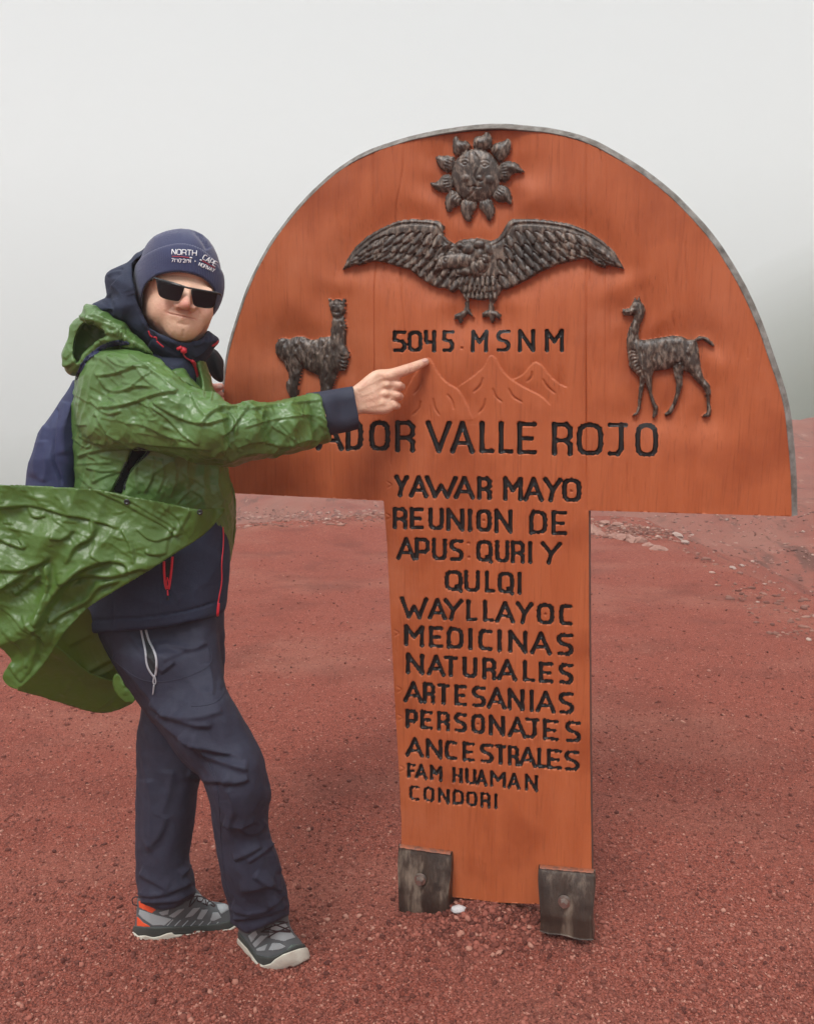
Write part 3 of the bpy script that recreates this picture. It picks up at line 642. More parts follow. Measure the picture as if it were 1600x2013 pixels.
# --- meshes from the canvas --------------------------------------
plk = np.where(GX < 733 + (GY - 300)*.003, 1, np.where(GX < 1151.5, 2, np.where(GX < 1189, 3, 4)))
plk = np.where(GY > 1010, 2, plk)
LABF = np.where(LAB == 0, plk, LAB)
gxx, gyy = np.gradient(OSD, ST)                       # snap the rim vertices onto the outline
snap = np.abs(OSD) < ST*.85
SX = np.where(snap, GX - OSD*gxx, GX); SY = np.where(snap, GY - OSD*gyy, GY)
CF = np.where(np.abs(LDF) < np.abs(RD), LDF, RD); cgx, cgy = np.gradient(CF, ST); cg = np.maximum(np.hypot(cgx, cgy), .5)
sn2 = (np.abs(CF) < ST*.62) & ~snap; SX = np.where(sn2, GX - CF*cgx/cg**2, SX); SY = np.where(sn2, GY - CF*cgy/cg**2, SY)
PW = WB(SX, SY) + H[..., None]*BN*1.0
edge_in = sm(-14, 0, OSD)
nI, nJ = GX.shape; idx = np.arange(nI*nJ).reshape(nI, nJ)
cin = (.25*(OSD[:-1, :-1] + OSD[1:, :-1] + OSD[1:, 1:] + OSD[:-1, 1:])) < 0
quads = np.stack([idx[:-1, :-1], idx[:-1, 1:], idx[1:, 1:], idx[1:, :-1]], -1)[cin]
L4 = np.stack([LABF[:-1, :-1], LABF[1:, :-1], LABF[:-1, 1:], LABF[1:, 1:]]); cc = .25*(CF[:-1, :-1] + CF[1:, :-1] + CF[1:, 1:] + CF[:-1, 1:])
ff = np.where((L4.min(0) < 10) & (L4.max(0) >= 10), np.where(cc < 0, L4.max(0), L4.min(0)), LABF[:-1, :-1]); ql = ff[cin]; PV = PW.reshape(-1, 3)
paint = mat('orange_brown_paint', (.395, .092, .029), .54, c2=(.465, .121, .042), nscale=14, contrast=(.3, .7), bump=.0011, bscale=60, stretch=(1.6, 1.6, .22), bump2=.0007, b2scale=190, c3=(.275, .052, .013), n3=5, f3=(.52, .78), spec=.35)
add_patches(paint, (.165, .036, .013), 26, (.60, .78, .38), stretch=(2.2, 2.2, .28)); add_patches(paint, (.20, .042, .012), 70, (.55, .68, .38), stretch=(3, 3, .10)); add_patches(paint, (.52, .165, .080), 3.0, (.55, .75, .6)); add_patches(paint, (.06, .02, .012), 90, (.71, .75, .6), stretch=(2, 2, .22))
relm = mat('weathered_dark_wood', (.046, .030, .023), .38, c2=(.36, .275, .215), nscale=64, contrast=(.46, .76), bump=.0012, bscale=130, stretch=(1.6, 1.6, .7), c3=(.020, .013, .010), n3=9, f3=(.45, .7))  # pale streaks in the weathered wood also paint bronze highlights into its colour
ink = mat('black_letter_paint', (.0075, .007, .0075), .45, c2=(.05, .05, .056), nscale=50, contrast=(.62, .80))
rimm = mat('bare_weathered_rim', (.115, .100, .085), .8, c2=(.27, .255, .235), nscale=34, contrast=(.38, .68), bump=.0015, bscale=90, c3=(.035, .03, .026), n3=22, f3=(.60, .72))
sign = empty('carved_sign', (.19, 2.07, 0), 'orange-brown carved wooden half-round sign on a broad post with condor, sun and llamas', 'sign')
made = {}
def part(k, name, m, parent, lbl=None):
    q = quads[ql == k]
    if len(q) < 3: return None
    u, inv = np.unique(q, return_inverse=True)
    o = link_mesh(name, PV[u], inv.reshape(-1, 4), m, parent)
    if lbl: o['label'] = lbl
    return o
for k in (1, 2, 3, 4): part(k, 'plank', paint, sign)
LBL = {kc: 'carved condor with spread wings', kd: 'carved sun disc with a two-part face', k1: 'carved woolly llama looking at the viewer', k2: 'carved slender llama in profile'}
for k, (n, p, m) in LABN.items():
    par = sign if p is None else made.get(p, sign)
    o = part(k, n, relm if m == 'relief' else ink, par, LBL.get(k))
    if o is not None and n in ('condor_carving', 'sun_carving'): made[n] = o
    if n == 'condor_carving' and o is None: made[n] = sign
# rim, sides and back
ow = WB(outline[:, 0], outline[:, 1]); n = len(outline); na = len(arch_s)
ev = np.array([math.cos(TH), -math.sin(TH), 0]); c2 = np.stack([ow@ev, ow[:, 2]], 1)
tg = np.roll(c2, -1, 0) - np.roll(c2, 1, 0); tg[0] = c2[1] - c2[0]; tg[na - 1] = c2[na - 1] - c2[na - 2]
tg /= np.linalg.norm(tg, axis=1)[:, None]; nr = np.stack([-tg[:, 1], tg[:, 0]], 1)
sg = 1 if (nr[na//2][1] > 0) else -1; nr *= sg
def prof(rows, sel):
    V, F = [], []; k = len(rows)
    for i in sel:
        for (o_, b_) in rows: V.append(ow[i] + ev*nr[i][0]*o_ + np.array([0, 0, nr[i][1]*o_]) + BN*b_)
    for i in range(len(sel) - 1):
        for j in range(k - 1): F.append([i*k + j, i*k + j + 1, (i + 1)*k + j + 1, (i + 1)*k + j])
    return V, F
V, F = prof([(-.001, -.004), (.0005, .0005), (.0030, -.0015), (.0055, -.0045), (.0100, -.0070), (.0140, -.0125), (.0150, -.0200), (.0145, -.0620), (0, -.0650)], range(na))
V = np.array(V); kk = 9
wv = .0013*noise3(V*[18, 18, 18], 81) + .0007*noise3(V*60, 82); V = V + np.outer(wv, BN) + np.array([0, 0, 1.])*wv[:, None]*.5
link_mesh('rim', V, F, rimm, sign)
V1, F1 = prof([(-.0005, -.0005), (0, -.058)], list(range(na - 1, n)) + [0])
back = [list(range(n))]; Vb = (ow - BN*.0575*1).tolist()
V, F = joinVF([(V1, F1), (Vb, back)])
link_mesh('back_board', V, F, mat('board_edge_wood', (.14, .045, .026), .7, c2=(.07, .035, .025), nscale=12, bump=.001), sign, smooth=False)
# two bolted feet
blockm = mat('grey_worn_wood', (.048, .031, .023), .38, c2=(.25, .19, .145), nscale=7, contrast=(.50, .72), bump=.0022, bscale=60, stretch=(3.2, 3.2, .35), c3=(.028, .017, .013), n3=16, f3=(.46, .62))
ironm = mat('dark_iron', (.42, .38, .36), .30, metal=.9, c2=(.46, .38, .33), nscale=60, bump=.0005, bscale=300)
chip = mat('orange_paint_chips', (.33, .085, .030), .6, c2=(.10, .045, .03), nscale=60)
def fd(u, v): return .010 + .042*min(1, v*1.5)**.8 - .008*(2*u - 1)**4*min(1, v*3) - .007*math.exp(-((u - .42)/.2)**2)*min(1, v*3) + .004*math.sin(math.pi*v)
def foot(corners, bolt, sink):
    (ax, ay), (bx, by), (dx, dy), (ex, ey) = corners       # top left, top right, bottom right, bottom left, on the front face
    N_ = 22; rows = 26; V, F = [], []
    tl, tr, br, bl = [WB(*c) for c in corners]
    for i in range(rows + 1):
        v = i/rows
        for j in range(N_ + 1):
            u = j/N_; p = (tl*(1 - u) + tr*u)*(1 - v) + (bl*(1 - u) + br*u)*v
            d = fd(u, v)
            d += .0012*float(noise3(np.array([[u*9, v*3, 1.]]), 90)[0])
            V.append(p + BN*d + ev*.004*math.sin(v*5 + 1)*(u - .5)*2)
    for i in range(rows):
        for j in range(N_): a = i*(N_ + 1) + j; F.append([a, a + N_ + 1, a + N_ + 2, a + 1])
    k = len(V); loop = [j for j in range(N_ + 1)] + [i*(N_ + 1) + N_ for i in range(1, rows + 1)] + [rows*(N_ + 1) + j for j in range(N_ - 1, -1, -1)] + [i*(N_ + 1) for i in range(rows - 1, 0, -1)]
    for q in loop:
        p = V[q]; dd = np.dot(p - BC, BN); V.append(p - BN*(dd + .0) )
    for i in range(len(loop)): a, b = loop[i], loop[(i + 1) % len(loop)]; F.append([b, a, k + i, k + (i + 1) % len(loop)])
    o = link_mesh('support_block', V, F, blockm, sign)
    # bolt: washer and hex head
    c = WB(*bolt) + BN*.0425; up = np.array([0, 0, 1.]); parts = []
    def discv(r, h0, h1, n, ph=0):
        v = [c + BN*h0 + ev*r*math.cos(2*math.pi*i/n + ph) + up*r*math.sin(2*math.pi*i/n + ph) for i in range(n)]
        v += [c + BN*h1 + ev*r*.93*math.cos(2*math.pi*i/n + ph) + up*r*.93*math.sin(2*math.pi*i/n + ph) for i in range(n)]
        return v, [[i, (i + 1) % n, n + (i + 1) % n, n + i] for i in range(n)] + [list(range(n, 2*n))]
    w = link_mesh('washer', *discv(.0172, -.004, .0035, 24), ironm, o, smooth=False)
    h = link_mesh('bolt_head', *joinVF([discv(.0098, .0, .0165, 6, .4), discv(.0125, .0, .0060, 6, .4)]), ironm, o, smooth=False)
    # paint left along the top edge
    V, F = [], []; R = random.Random(int(ax)); m = 26
    for j in range(m + 1):
        u = j/m; p = tl*(1 - u) + tr*u; wdt = R.uniform(.0008, .0032)
        for (dd, z) in ((.001, .0015), (fd(u, 0) + .001, .0018), (fd(u, .02) + .0022, -wdt)): V.append(p + BN*dd + up*z)
    for j in range(m):
        for q in (0, 1): F.append([j*3 + q, (j + 1)*3 + q, (j + 1)*3 + q + 1, j*3 + q + 1])
    link_mesh('paint_remnant', V, F, chip, o)
# corners are given on the board's plane, lifted by the block's own thickness afterwards
def unlift(px, py, d=.05):
    P = WB(px, py); o = np.array([0, 0, CAMH]); v = P - o
    t = ((BC - o)@BN + d)/(v@BN); Q = o + v*t - BN*d; return PROJ(Q)
uc = lambda L_, D: [tuple(float(q) for q in unlift(*c, d)) for c, d in zip(L_, D)]
foot(uc([(786, 1664), (886, 1678), (885, 1812), (783, 1834)], (.010, .010, .046, .046)), uc([(826, 1730)], (.043,))[0], 0)
foot(uc([(1061, 1705), (1167, 1714), (1168, 1850), (1060, 1832)], (.010, .010, .046, .046)), uc([(1109, 1774)], (.043,))[0], 0)
# white scrap by the left foot
Pp = W(902, 1784, 2.02); Vv, Ff = [], []
R = np.random.default_rng(4); v, f = ico()
Vv = v*[.024, .016, .010]*(1 + R.uniform(-.2, .2, (12, 1))) + [Pp[0], Pp[1], float(terrain(Pp[0], Pp[1])) + .006]
o = link_mesh('plaster_lump', Vv, f, mat('white_plaster', (.62, .60, .60), .8, bump=.002, bscale=80, c2=(.45, .42, .42), nscale=50), smooth=False)
o['label'] = 'broken white lump poking from the gravel beside the sign\'s left foot'; o['category'] = 'lump'

# ================================================================== fog
hz = bpy.data.materials.new('fog'); hz.use_nodes = True; t = hz.node_tree; t.nodes.clear()
o_ = t.nodes.new('ShaderNodeOutputMaterial'); pv = t.nodes.new('ShaderNodeVolumePrincipled')
pv.inputs['Density'].default_value = HAZE; pv.inputs['Color'].default_value = (.955, .95, .945, 1); pv.inputs['Anisotropy'].default_value = .15
t.links.new(pv.outputs[0], o_.inputs['Volume'])
V = [(x, y, z) for x in (-425, 435) for y in (-35, 465) for z in (-78, 104)]
link_mesh('haze', V, [[0, 1, 3, 2], [4, 6, 7, 5], [0, 4, 5, 1], [2, 3, 7, 6], [0, 2, 6, 4], [1, 5, 7, 3]], hz, smooth=False, kind='stuff')
# ================================================================== volume modelling: implicit shapes meshed with surface nets
class Vol:
    def __init__(s, x0, x1, y0, y1, Y0, Y1, st, sy, m):
        s.x = np.arange(x0, x1, st, dtype=np.float32); s.y = np.arange(y0, y1, st, dtype=np.float32); s.Y = np.arange(Y0, Y1, sy, dtype=np.float32)
        s.PX = s.x[:, None, None]; s.PY = s.y[None, :, None]; s.YY = s.Y[None, None, :]; s.m = m
        s.F = np.full((len(s.x), len(s.y), len(s.Y)), 1., np.float32)
    def poly(s, p, it=1): return polysdf(smoothpts(p, it, True), s.x[:, None], s.y[None, :])*s.m
    def yc(s, f):            # depth of the mid surface: constant or list of (px, py, Y, weight radius)
        if not isinstance(f, (list, tuple)): return f
        num = 0; den = 0
        for (a, b, Y) in f:
            w = 1/(((s.x[:, None] - a)**2 + (s.y[None, :] - b)**2)**1.5 + 300); num = num + w*Y; den = den + w
        return num/den
    def inflate(s, p, yc, r, ks=1., it=1, bulge=0):
        d = -s.poly(p, it); Y = s.yc(yc); Y = Y[:, :, None] if hasattr(Y, 'shape') else Y
        q = np.maximum(r - d, 0)[:, :, None]; z = (s.YY - Y)/ks
        return np.sqrt(q*q + z*z) - r
    def caps(s, P, R, kz=1.):
        o = None
        for i in range(len(P) - 1):
            a, b = np.array(P[i], float), np.array(P[i + 1], float); ra, rb = R[i], R[i + 1]
            ax, ay, aY = a[0]*s.m, a[1]*s.m, a[2]; e = np.array([(b[0] - a[0])*s.m, (b[1] - a[1])*s.m, (b[2] - a[2])/kz]); L2 = (e*e).sum() + 1e-9
            wx = s.PX*s.m - ax; wy = s.PY*s.m - ay; wz = (s.YY - aY)/kz
            t = np.clip((wx*e[0] + wy*e[1] + wz*e[2])/L2, 0, 1)
            d = np.sqrt((wx - t*e[0])**2 + (wy - t*e[1])**2 + (wz - t*e[2])**2) - (ra + (rb - ra)*t)
            o = d if o is None else np.minimum(o, d)
        return o
    def ell(s, c, r, rot=0):
        x = (s.PX - c[0])*s.m; y = (s.PY - c[1])*s.m; z = s.YY - c[2]; cs, sn = math.cos(rot), math.sin(rot)
        a = (x*cs + y*sn)/r[0]; b = (-x*sn + y*cs)/r[1]; q = np.sqrt(a*a + b*b + (z/r[2])**2)
        return (q - 1)*min(r)
    def mesh(s):
        V, F = nets(s.F)
        px = s.x[0] + V[:, 0]*(s.x[1] - s.x[0]); py = s.y[0] + V[:, 1]*(s.y[1] - s.y[0]); Y = s.Y[0] + V[:, 2]*(s.Y[1] - s.Y[0])
        return W(px, py, Y), F
def smin(a, b, k):
    h = np.clip(.5 + .5*(b - a)/k, 0, 1); return b*(1 - h) + a*h - k*h*(1 - h)
def smax(a, b, k): return -smin(-a, -b, k)
def nets(F):
    F = F.copy(); F[0] = F[-1] = .1; F[:, 0] = F[:, -1] = .1; F[:, :, 0] = F[:, :, -1] = .1
    ins = F < 0; n = np.array(F.shape) - 1
    sl = lambda A, o: A[o[0]:o[0] + n[0], o[1]:o[1] + n[1], o[2]:o[2] + n[2]]
    corners = [(a, b, c) for a in (0, 1) for b in (0, 1) for c in (0, 1)]
    cnt = sum(sl(ins, o).astype(np.int8) for o in corners); act = (cnt > 0) & (cnt < 8)
    I = np.argwhere(act); idm = np.full(act.shape, -1, np.int64); idm[act] = np.arange(len(I))
    acc = np.zeros((len(I), 3)); num = np.zeros(len(I))
    for a in corners:
        for ax in range(3):
            if a[ax]: continue
            b = list(a); b[ax] = 1
            fa = F[I[:, 0] + a[0], I[:, 1] + a[1], I[:, 2] + a[2]]; fb = F[I[:, 0] + b[0], I[:, 1] + b[1], I[:, 2] + b[2]]
            c = (fa < 0) != (fb < 0); t = np.where(c, fa/np.where(c, fa - fb, 1), 0)
            p = np.array(a, float)[None].repeat(len(I), 0); p[:, ax] = t
            acc += p*c[:, None]; num += c
    V = I + acc/np.maximum(num, 1)[:, None]; Q = []
    for ax in range(3):
        u, v = (ax + 1) % 3, (ax + 2) % 3
        s0 = [slice(1, None)]*3; s1 = [slice(1, None)]*3
        s0[ax] = slice(0, -1); s1[ax] = slice(1, None)
        lo = [slice(1, n_ ) for n_ in n]; lo[ax] = slice(0, n[ax])
        A = ins[lo[0], lo[1], lo[2]]; hi = list(lo); hi[ax] = slice(1, n[ax] + 1); B = ins[hi[0], hi[1], hi[2]]
        E = np.argwhere(A != B); off = np.array([1, 1, 1]); off[ax] = 0; E = E + off
        sgn = ins[E[:, 0], E[:, 1], E[:, 2]]
        du = np.zeros(3, int); du[u] = 1; dv = np.zeros(3, int); dv[v] = 1
        g = lambda X: idm[X[:, 0], X[:, 1], X[:, 2]]
        q = np.stack([g(E - du - dv), g(E - dv), g(E), g(E - du)], 1)
        q = np.where(sgn[:, None], q, q[:, ::-1]); Q.append(q)
    Q = np.concatenate(Q); Q = Q[(Q >= 0).all(1)]
    return V, Q
def vnormals(V, F):
    n = np.cross(V[F[:, 2]] - V[F[:, 0]], V[F[:, 3]] - V[F[:, 1]]); N = np.zeros_like(V)
    for i in range(4): np.add.at(N, F[:, i], n)
    return N/(np.linalg.norm(N, axis=1)[:, None] + 1e-12)
def relax(V, F, it=2, w=.5):
    V = V.copy()
    for _ in range(it):
        S_ = np.zeros_like(V); c = np.zeros(len(V))
        for i in range(4): np.add.at(S_, F[:, i], V[F[:, (i + 1) % 4]] + V[F[:, (i - 1) % 4]]); np.add.at(c, F[:, i], 2)
        V += w*(S_/np.maximum(c, 1)[:, None] - V)
    return V
def facing(V, N):
    d = V - np.array([0, 0, CAMH]); d /= np.linalg.norm(d, axis=1)[:, None]; return -(N*d).sum(1)
def folds(V, N, L_):                 # (polyline in picture points, width px, height m)
    px, py = PROJ(V); fc = sm(-.1, .35, facing(V, N)); D = np.zeros(len(V))
    for pl, w, h in L_:
        pl = smoothpts(pl, 2); x0, y0 = pl.min(0) - 4*w; x1, y1 = pl.max(0) + 4*w
        k = np.where((px > x0) & (px < x1) & (py > y0) & (py < y1) & (fc > 0))[0]
        if not len(k): continue
        d, t, s_ = sideddist(pl, px[k], py[k]); s = sm(0, .12, t)*sm(1, .80, t)
        D[k] += h*(1.5*np.exp(-(d/w)**2) if h < 0 else .95*crease(d, s_, w))*s*fc[k]
    return V + N*D[:, None]
def random_creases(n, region, seed, lmin=8, lmax=46, w=1.4, h=.0019, bias=None):
    R = random.Random(seed); o = []; p = np.array(region); lo, hi = p.min(0), p.max(0)
    while len(o) < n:
        x, y = R.uniform(lo[0], hi[0]), R.uniform(lo[1], hi[1])
        if polysdf(region, np.array([x]), np.array([y]))[0] > -4: continue
        a = R.uniform(0, math.pi) if bias is None or R.random() < .35 else bias + R.gauss(0, .3)
        l = lmin*(lmax/lmin)**R.random(); dx, dy = math.cos(a)*l/2, math.sin(a)*l/2; k = R.gauss(0, l*.08)
        o.append(([(x - dx, y - dy), (x - dy*k/l, y + dx*k/l), (x + dx, y + dy)], w*R.uniform(.8, 1.5), h*R.uniform(.5, 1.4)))
    return o
def crumple(P, seed, freq, amp, an=(1, 1, 1)):
    Q = P*np.array(an); R = np.random.default_rng(seed); out = np.zeros(len(P))
    wv = np.stack([noise3(Q*freq*.6, seed + 1), noise3(Q*freq*.6, seed + 2), noise3(Q*freq*.6, seed + 3)], 1)*.45/freq
    for k in range(5):
        d = R.normal(size=3); d /= np.linalg.norm(d); f = freq*R.uniform(.7, 1.7)
        t = (Q + wv)@d*f + R.random(); tri = 1 - np.abs(2*(t - np.floor(t)) - 1)       # sharp creases
        msk = sm(-.15, .55, noise3(Q*freq*.45 + k*7.7, seed + 10 + k))
        out += (tri**1.6 - .4)*msk*(freq/f)
    return out*amp

def bump_uv(name, *a, **k): return mat(name, *a, **k)
# fabrics
poncho_m = mat('green_raincoat_fabric', (.092, .185, .048), .34, c2=(.112, .218, .056), nscale=6, bump=.0032, bscale=18, ridged=True, bump2=.0010, b2scale=70, trans=.18, spec=.65)
poncho_f = mat('green_raincoat_skirt_fabric', (.100, .192, .036), .34, c2=(.122, .225, .044), nscale=6, bump=.0030, bscale=18, ridged=True, bump2=.0010, b2scale=70, trans=.40, spec=.65)
poncho_in = mat('green_raincoat_lining', (.115, .150, .012), .5, bump=.004, bscale=14, ridged=True, trans=.30)
navy = mat('navy_softshell', (.0200, .0265, .052), .8, c2=(.0250, .032, .060), nscale=90, bump=.0008, bscale=500, bump2=.003, b2scale=14, spec=.3)
navy2 = mat('navy_trouser_fabric', (.0220, .0235, .042), .7, c2=(.0275, .029, .050), nscale=60, bump=.0007, bscale=600, bump2=.0045, b2scale=11, spec=.3)
black = mat('black_fabric', (.009, .010, .013), .75, bump=.002, bscale=40)
knit = mat('navy_rib_knit', (.020, .027, .085), .85, bump=.0006, bscale=300, sheen=.3)
bagm = mat('blue_backpack_cloth', (.018, .026, .080), .7, c2=(.022, .031, .095), nscale=30, bump=.003, bscale=14, bump2=.0004, b2scale=500)
skin = mat('skin', (.72, .435, .300), .44, c2=(.78, .50, .36), nscale=22, bump=.0014, bscale=150, sss=.10, c3=(.70, .38, .27), n3=26, f3=(.5, .8), bump2=.0004, b2scale=600)
red = mat('red_plastic', (.62, .025, .045), .4)
zipm = mat('silver_grey_tape', (.36, .36, .39), .45)

person = empty('person', (-.5, 1.9, 0), 'man in a green raincoat, navy beanie and sunglasses pointing at the carved sign', 'person')
FR2 = random.Random(11)

# ---- trousers ------------------------------------------------------
v = Vol(160, 600, 1180, 1870, 1.62, 2.22, 3.4, .0052, .00129)
front = [(170, 1150), (178, 1215), (188, 1250), (212, 1292), (232, 1326), (258, 1366), (284, 1402), (315, 1436), (336, 1468), (356, 1497), (374, 1514), (394, 1528), (404, 1556), (413, 1584), (418, 1628), (426, 1679), (435, 1731), (448, 1777), (452, 1800), (456, 1900), (585, 1900), (572, 1800), (569, 1778), (564, 1751), (556, 1715), (541, 1668), (529, 1640), (527, 1592), (536, 1566), (526, 1526), (522, 1496), (508, 1462), (480, 1417), (459, 1379), (440, 1346), (436, 1300), (430, 1240), (430, 1150)]
rear = [(340, 1150), (300, 1300), (278, 1386), (274, 1406), (269, 1450), (268, 1500), (266, 1602), (265, 1679), (267, 1736), (271, 1764), (275, 1900), (385, 1900), (384, 1756), (381, 1720), (369, 1694), (379, 1628), (386, 1577), (392, 1530), (430, 1400), (441, 1324), (444, 1262), (440, 1150)]
A = v.inflate(front, [(310, 1180, 1.985), (310, 1240, 1.965), (310, 1310, 1.905), (420, 1450, 1.83), (470, 1550, 1.79), (490, 1700, 1.84), (510, 1830, 1.89)], .078, 1.18)
B = v.inflate(rear, [(390, 1180, 1.99), (370, 1330, 2.00), (330, 1500, 1.99), (325, 1650, 1.98), (325, 1800, 1.985)], .072, 1.1)
hemA = [(100, 1100), (700, 1100), (700, 1780), (571, 1776), (569, 1800), (545, 1812), (525, 1821), (505, 1829), (486, 1835), (472, 1828), (461, 1818), (440, 1818), (400, 1810), (100, 1800)]
hemB = [(100, 1100), (700, 1100), (700, 1720), (386, 1750), (384, 1757), (365, 1771), (345, 1783), (320, 1791), (300, 1787), (284, 1780), (272, 1766), (100, 1740)]
A = smax(A, v.poly(hemA, 0)[:, :, None], .006); B = smax(B, v.poly(hemB, 0)[:, :, None], .006)
v.F = smin(A, B, .012)
V, F = v.mesh(); V = relax(V, F, 2); N = vnormals(V, F)
z4 = lambda p: T_(150, 1200, .20625, p); z5 = lambda p: T_(230, 1500, .25625, p)
fl_ = []
for p, w, h in [([(760, 350), (900, 330), (1100, 390), (1250, 300)], 5, .006), ([(800, 590), (870, 540), (930, 490)], 4, .005), ([(820, 480), (960, 420), (1080, 370)], 4, .004), ([(700, 880), (900, 1010), (1100, 1090), (1300, 1100)], 7, .008),
                ([(760, 1000), (950, 1180), (1200, 1300), (1500, 1380)], 7, .009), ([(1000, 1180), (1200, 1370), (1500, 1490), (1640, 1520)], 7, .009), ([(850, 1000), (1100, 1040), (1400, 960)], 6, .005), ([(500, 230), (600, 350), (800, 560)], 5, .004),
                ([(1100, 1250), (1350, 1320), (1600, 1420)], 6, .006), ([(1250, 500), (1300, 700), (1290, 820)], 5, .005), ([(350, 420), (600, 700), (900, 1040)], 8, .006), ([(1050, 1560), (1250, 1640), (1500, 1610)], 6, .006)]:
    fl_.append((z4(p), w, h))
for p, w, h in [([(810, 160), (930, 150), (1010, 120)], 5, .007), ([(820, 460), (900, 490), (1010, 460), (1060, 430)], 5, .008), ([(900, 740), (1000, 690), (1100, 630)], 5, .008), ([(930, 500), (1060, 560), (1150, 450)], 5, .006), ([(1000, 760), (1100, 690), (1190, 620)], 5, .006),
                ([(880, 1100), (1000, 1140), (1150, 1120), (1250, 1020)], 6, .010), ([(900, 1190), (1020, 1180), (1180, 1150), (1310, 1090)], 6, .010), ([(950, 980), (1100, 960), (1210, 910)], 6, .007), ([(1160, 540), (1180, 700), (1260, 850)], 6, .007), ([(1050, 870), (1150, 930), (1270, 980)], 5, .006),
                ([(850, 200), (900, 330), (860, 500)], 6, .005), ([(1150, 1080), (1230, 1040), (1300, 1010)], 5, .007),
                ([(160, 1000), (300, 1010), (450, 960), (570, 900)], 6, .009), ([(180, 1060), (330, 1060), (480, 1040), (600, 970)], 6, .010), ([(170, 850), (280, 900), (400, 960)], 6, .006), ([(380, 400), (330, 560), (230, 650)], 8, .006), ([(480, 860), (540, 820), (560, 780)], 5, .007), ([(420, 60), (400, 250), (330, 420)], 9, .005), ([(250, 120), (270, 400), (260, 700)], 12, .005)]:
    fl_.append((z5(p), w, h))
V = folds(V, N, [(p, w*.8, h*1.1) for p, w, h in fl_]); V = V + N*(crumple(V, 5, 7, .0042, (1, 1, .6)) + crumple(V, 15, 17, .0014) + .0016*noise3(V*45, 6))[:, None]
trousers = link_mesh('trousers', V, F, navy2, person)

# ---- jacket (lower half and chest) --------------------------------
v = Vol(140, 470, 660, 1275, 1.70, 2.16, 3.4, .005, .00121)
jl = [(150, 900), (162, 1100), (169, 1200), (173, 1246), (178, 1320), (440, 1320), (446, 1205), (448, 1174), (450, 1120), (453, 1075), (449, 1010), (440, 940), (425, 860), (414, 790), (402, 740), (404, 706), (400, 672), (340, 660), (290, 660), (220, 700), (160, 770)]
A = v.inflate(jl, [(230, 800, 2.04), (372, 730, 1.985), (430, 740, 2.07), (300, 900, 2.05), (420, 900, 2.05), (300, 1010, 2.0), (300, 1100, 1.955), (300, 1240, 1.95)], .095, 1.15)
hem = [(0, 500), (600, 500), (600, 1120), (449, 1188), (444, 1199), (429, 1211), (390, 1221), (330, 1232), (270, 1240), (210, 1244), (174, 1247), (0, 1250)]
A = smax(A, v.poly(hem, 0)[:, :, None], .008)
v.F = A
V, F = v.mesh(); V = relax(V, F, 2); N = vnormals(V, F)
V = folds(V, N, [([(174, 1222), (210, 1218), (270, 1216), (330, 1208), (390, 1196), (443, 1176)], 1.6, -.0035), ([(221, 1180), (222, 1240)], 1.4, -.002), ([(318, 1100), (320, 1235)], 1.4, -.0015), ([(345, 1180), (400, 1150), (440, 1090)], 14, .004), ([(230, 1150), (300, 1190), (400, 1180)], 16, .004)])
V = V + N*(crumple(V, 8, 5, .0025) + .0012*noise3(V*40, 9))[:, None]
jacket = link_mesh('jacket', V, F, navy, person)

v = Vol(398, 452, 676, 762, 2.06, 2.24, 1.6, .0026, .00134)     # dark sleeve of the far arm
v.F = v.inflate([(404, 690), (412, 684), (425, 686), (436, 700), (442, 712), (441, 732), (438, 749), (428, 748), (416, 741), (408, 728), (402, 708)], 2.15, .020, 1.4)
V, F = v.mesh(); V = relax(V, F, 2); V += vnormals(V, F)*crumple(V, 12, 22, .005)[:, None]
link_mesh('sleeve', V, F, black, jacket)
# ---- raincoat body with the pointing arm's sleeve ------------------
v = Vol(108, 668, 655, 1125, 1.64, 2.16, 2.5, .0038, .00117)
torso = [(150, 735), (165, 708), (190, 684), (225, 672), (262, 674), (300, 688), (345, 712), (388, 696), (397, 702), (408, 732), (420, 768), (436, 800), (446, 860), (444, 920), (456, 948), (462, 980), (461, 1060), (452, 1105), (444, 1150), (160, 1150), (150, 1050), (144, 955), (141, 919), (137, 880), (136, 835), (140, 790), (146, 752)]
A = v.inflate(torso, [(200, 760, 1.95), (400, 730, 1.965), (425, 740, 1.96), (300, 900, 1.965), (440, 900, 2.02), (200, 1050, 1.95), (455, 1050, 2.03)], .10, 1.18)
vee = [(338, 700), (352, 722), (372, 744), (394, 764), (398, 772), (397, 750), (388, 715), (386, 690), (380, 640), (340, 640)]
vs = v.poly(vee, 0)[:, :, None]; cut = np.maximum(vs, (v.YY - 1.93)); A = smax(A, -cut, .006)
slit = [(262, 876), (292, 886), (258, 922), (246, 952), (242, 975), (216, 972), (236, 936), (250, 905)]
cut = np.maximum(v.poly(slit, 0)[:, :, None], v.YY - 1.90); A = smax(A, -cut, .006)
sl = [(146, 770), (150, 738), (172, 706), (208, 684), (258, 684), (310, 704), (345, 734), (372, 760), (398, 769), (423, 772), (450, 796), (470, 799), (492, 786), (512, 790), (535, 789), (592, 779), (628, 772), (690, 756), (700, 860), (650, 867), (621, 875), (594, 886), (564, 893), (528, 902), (492, 908), (449, 918), (410, 914), (345, 899), (285, 886), (240, 879), (186, 878), (152, 850), (142, 800)]
Bv = v.inflate(sl, [(190, 770, 1.90), (250, 800, 1.845), (330, 810, 1.79), (410, 850, 1.765), (480, 850, 1.815), (560, 840, 1.90), (640, 820, 1.985)], .066, 1.05)
cuf = [(0, 500), (628, 500), (628, 771), (633, 790), (638, 809), (645, 840), (650, 868), (650, 1300), (0, 1300)]
Bv = smax(Bv, v.poly(cuf, 0)[:, :, None], .004)
v.F = smin(A, Bv, .010)
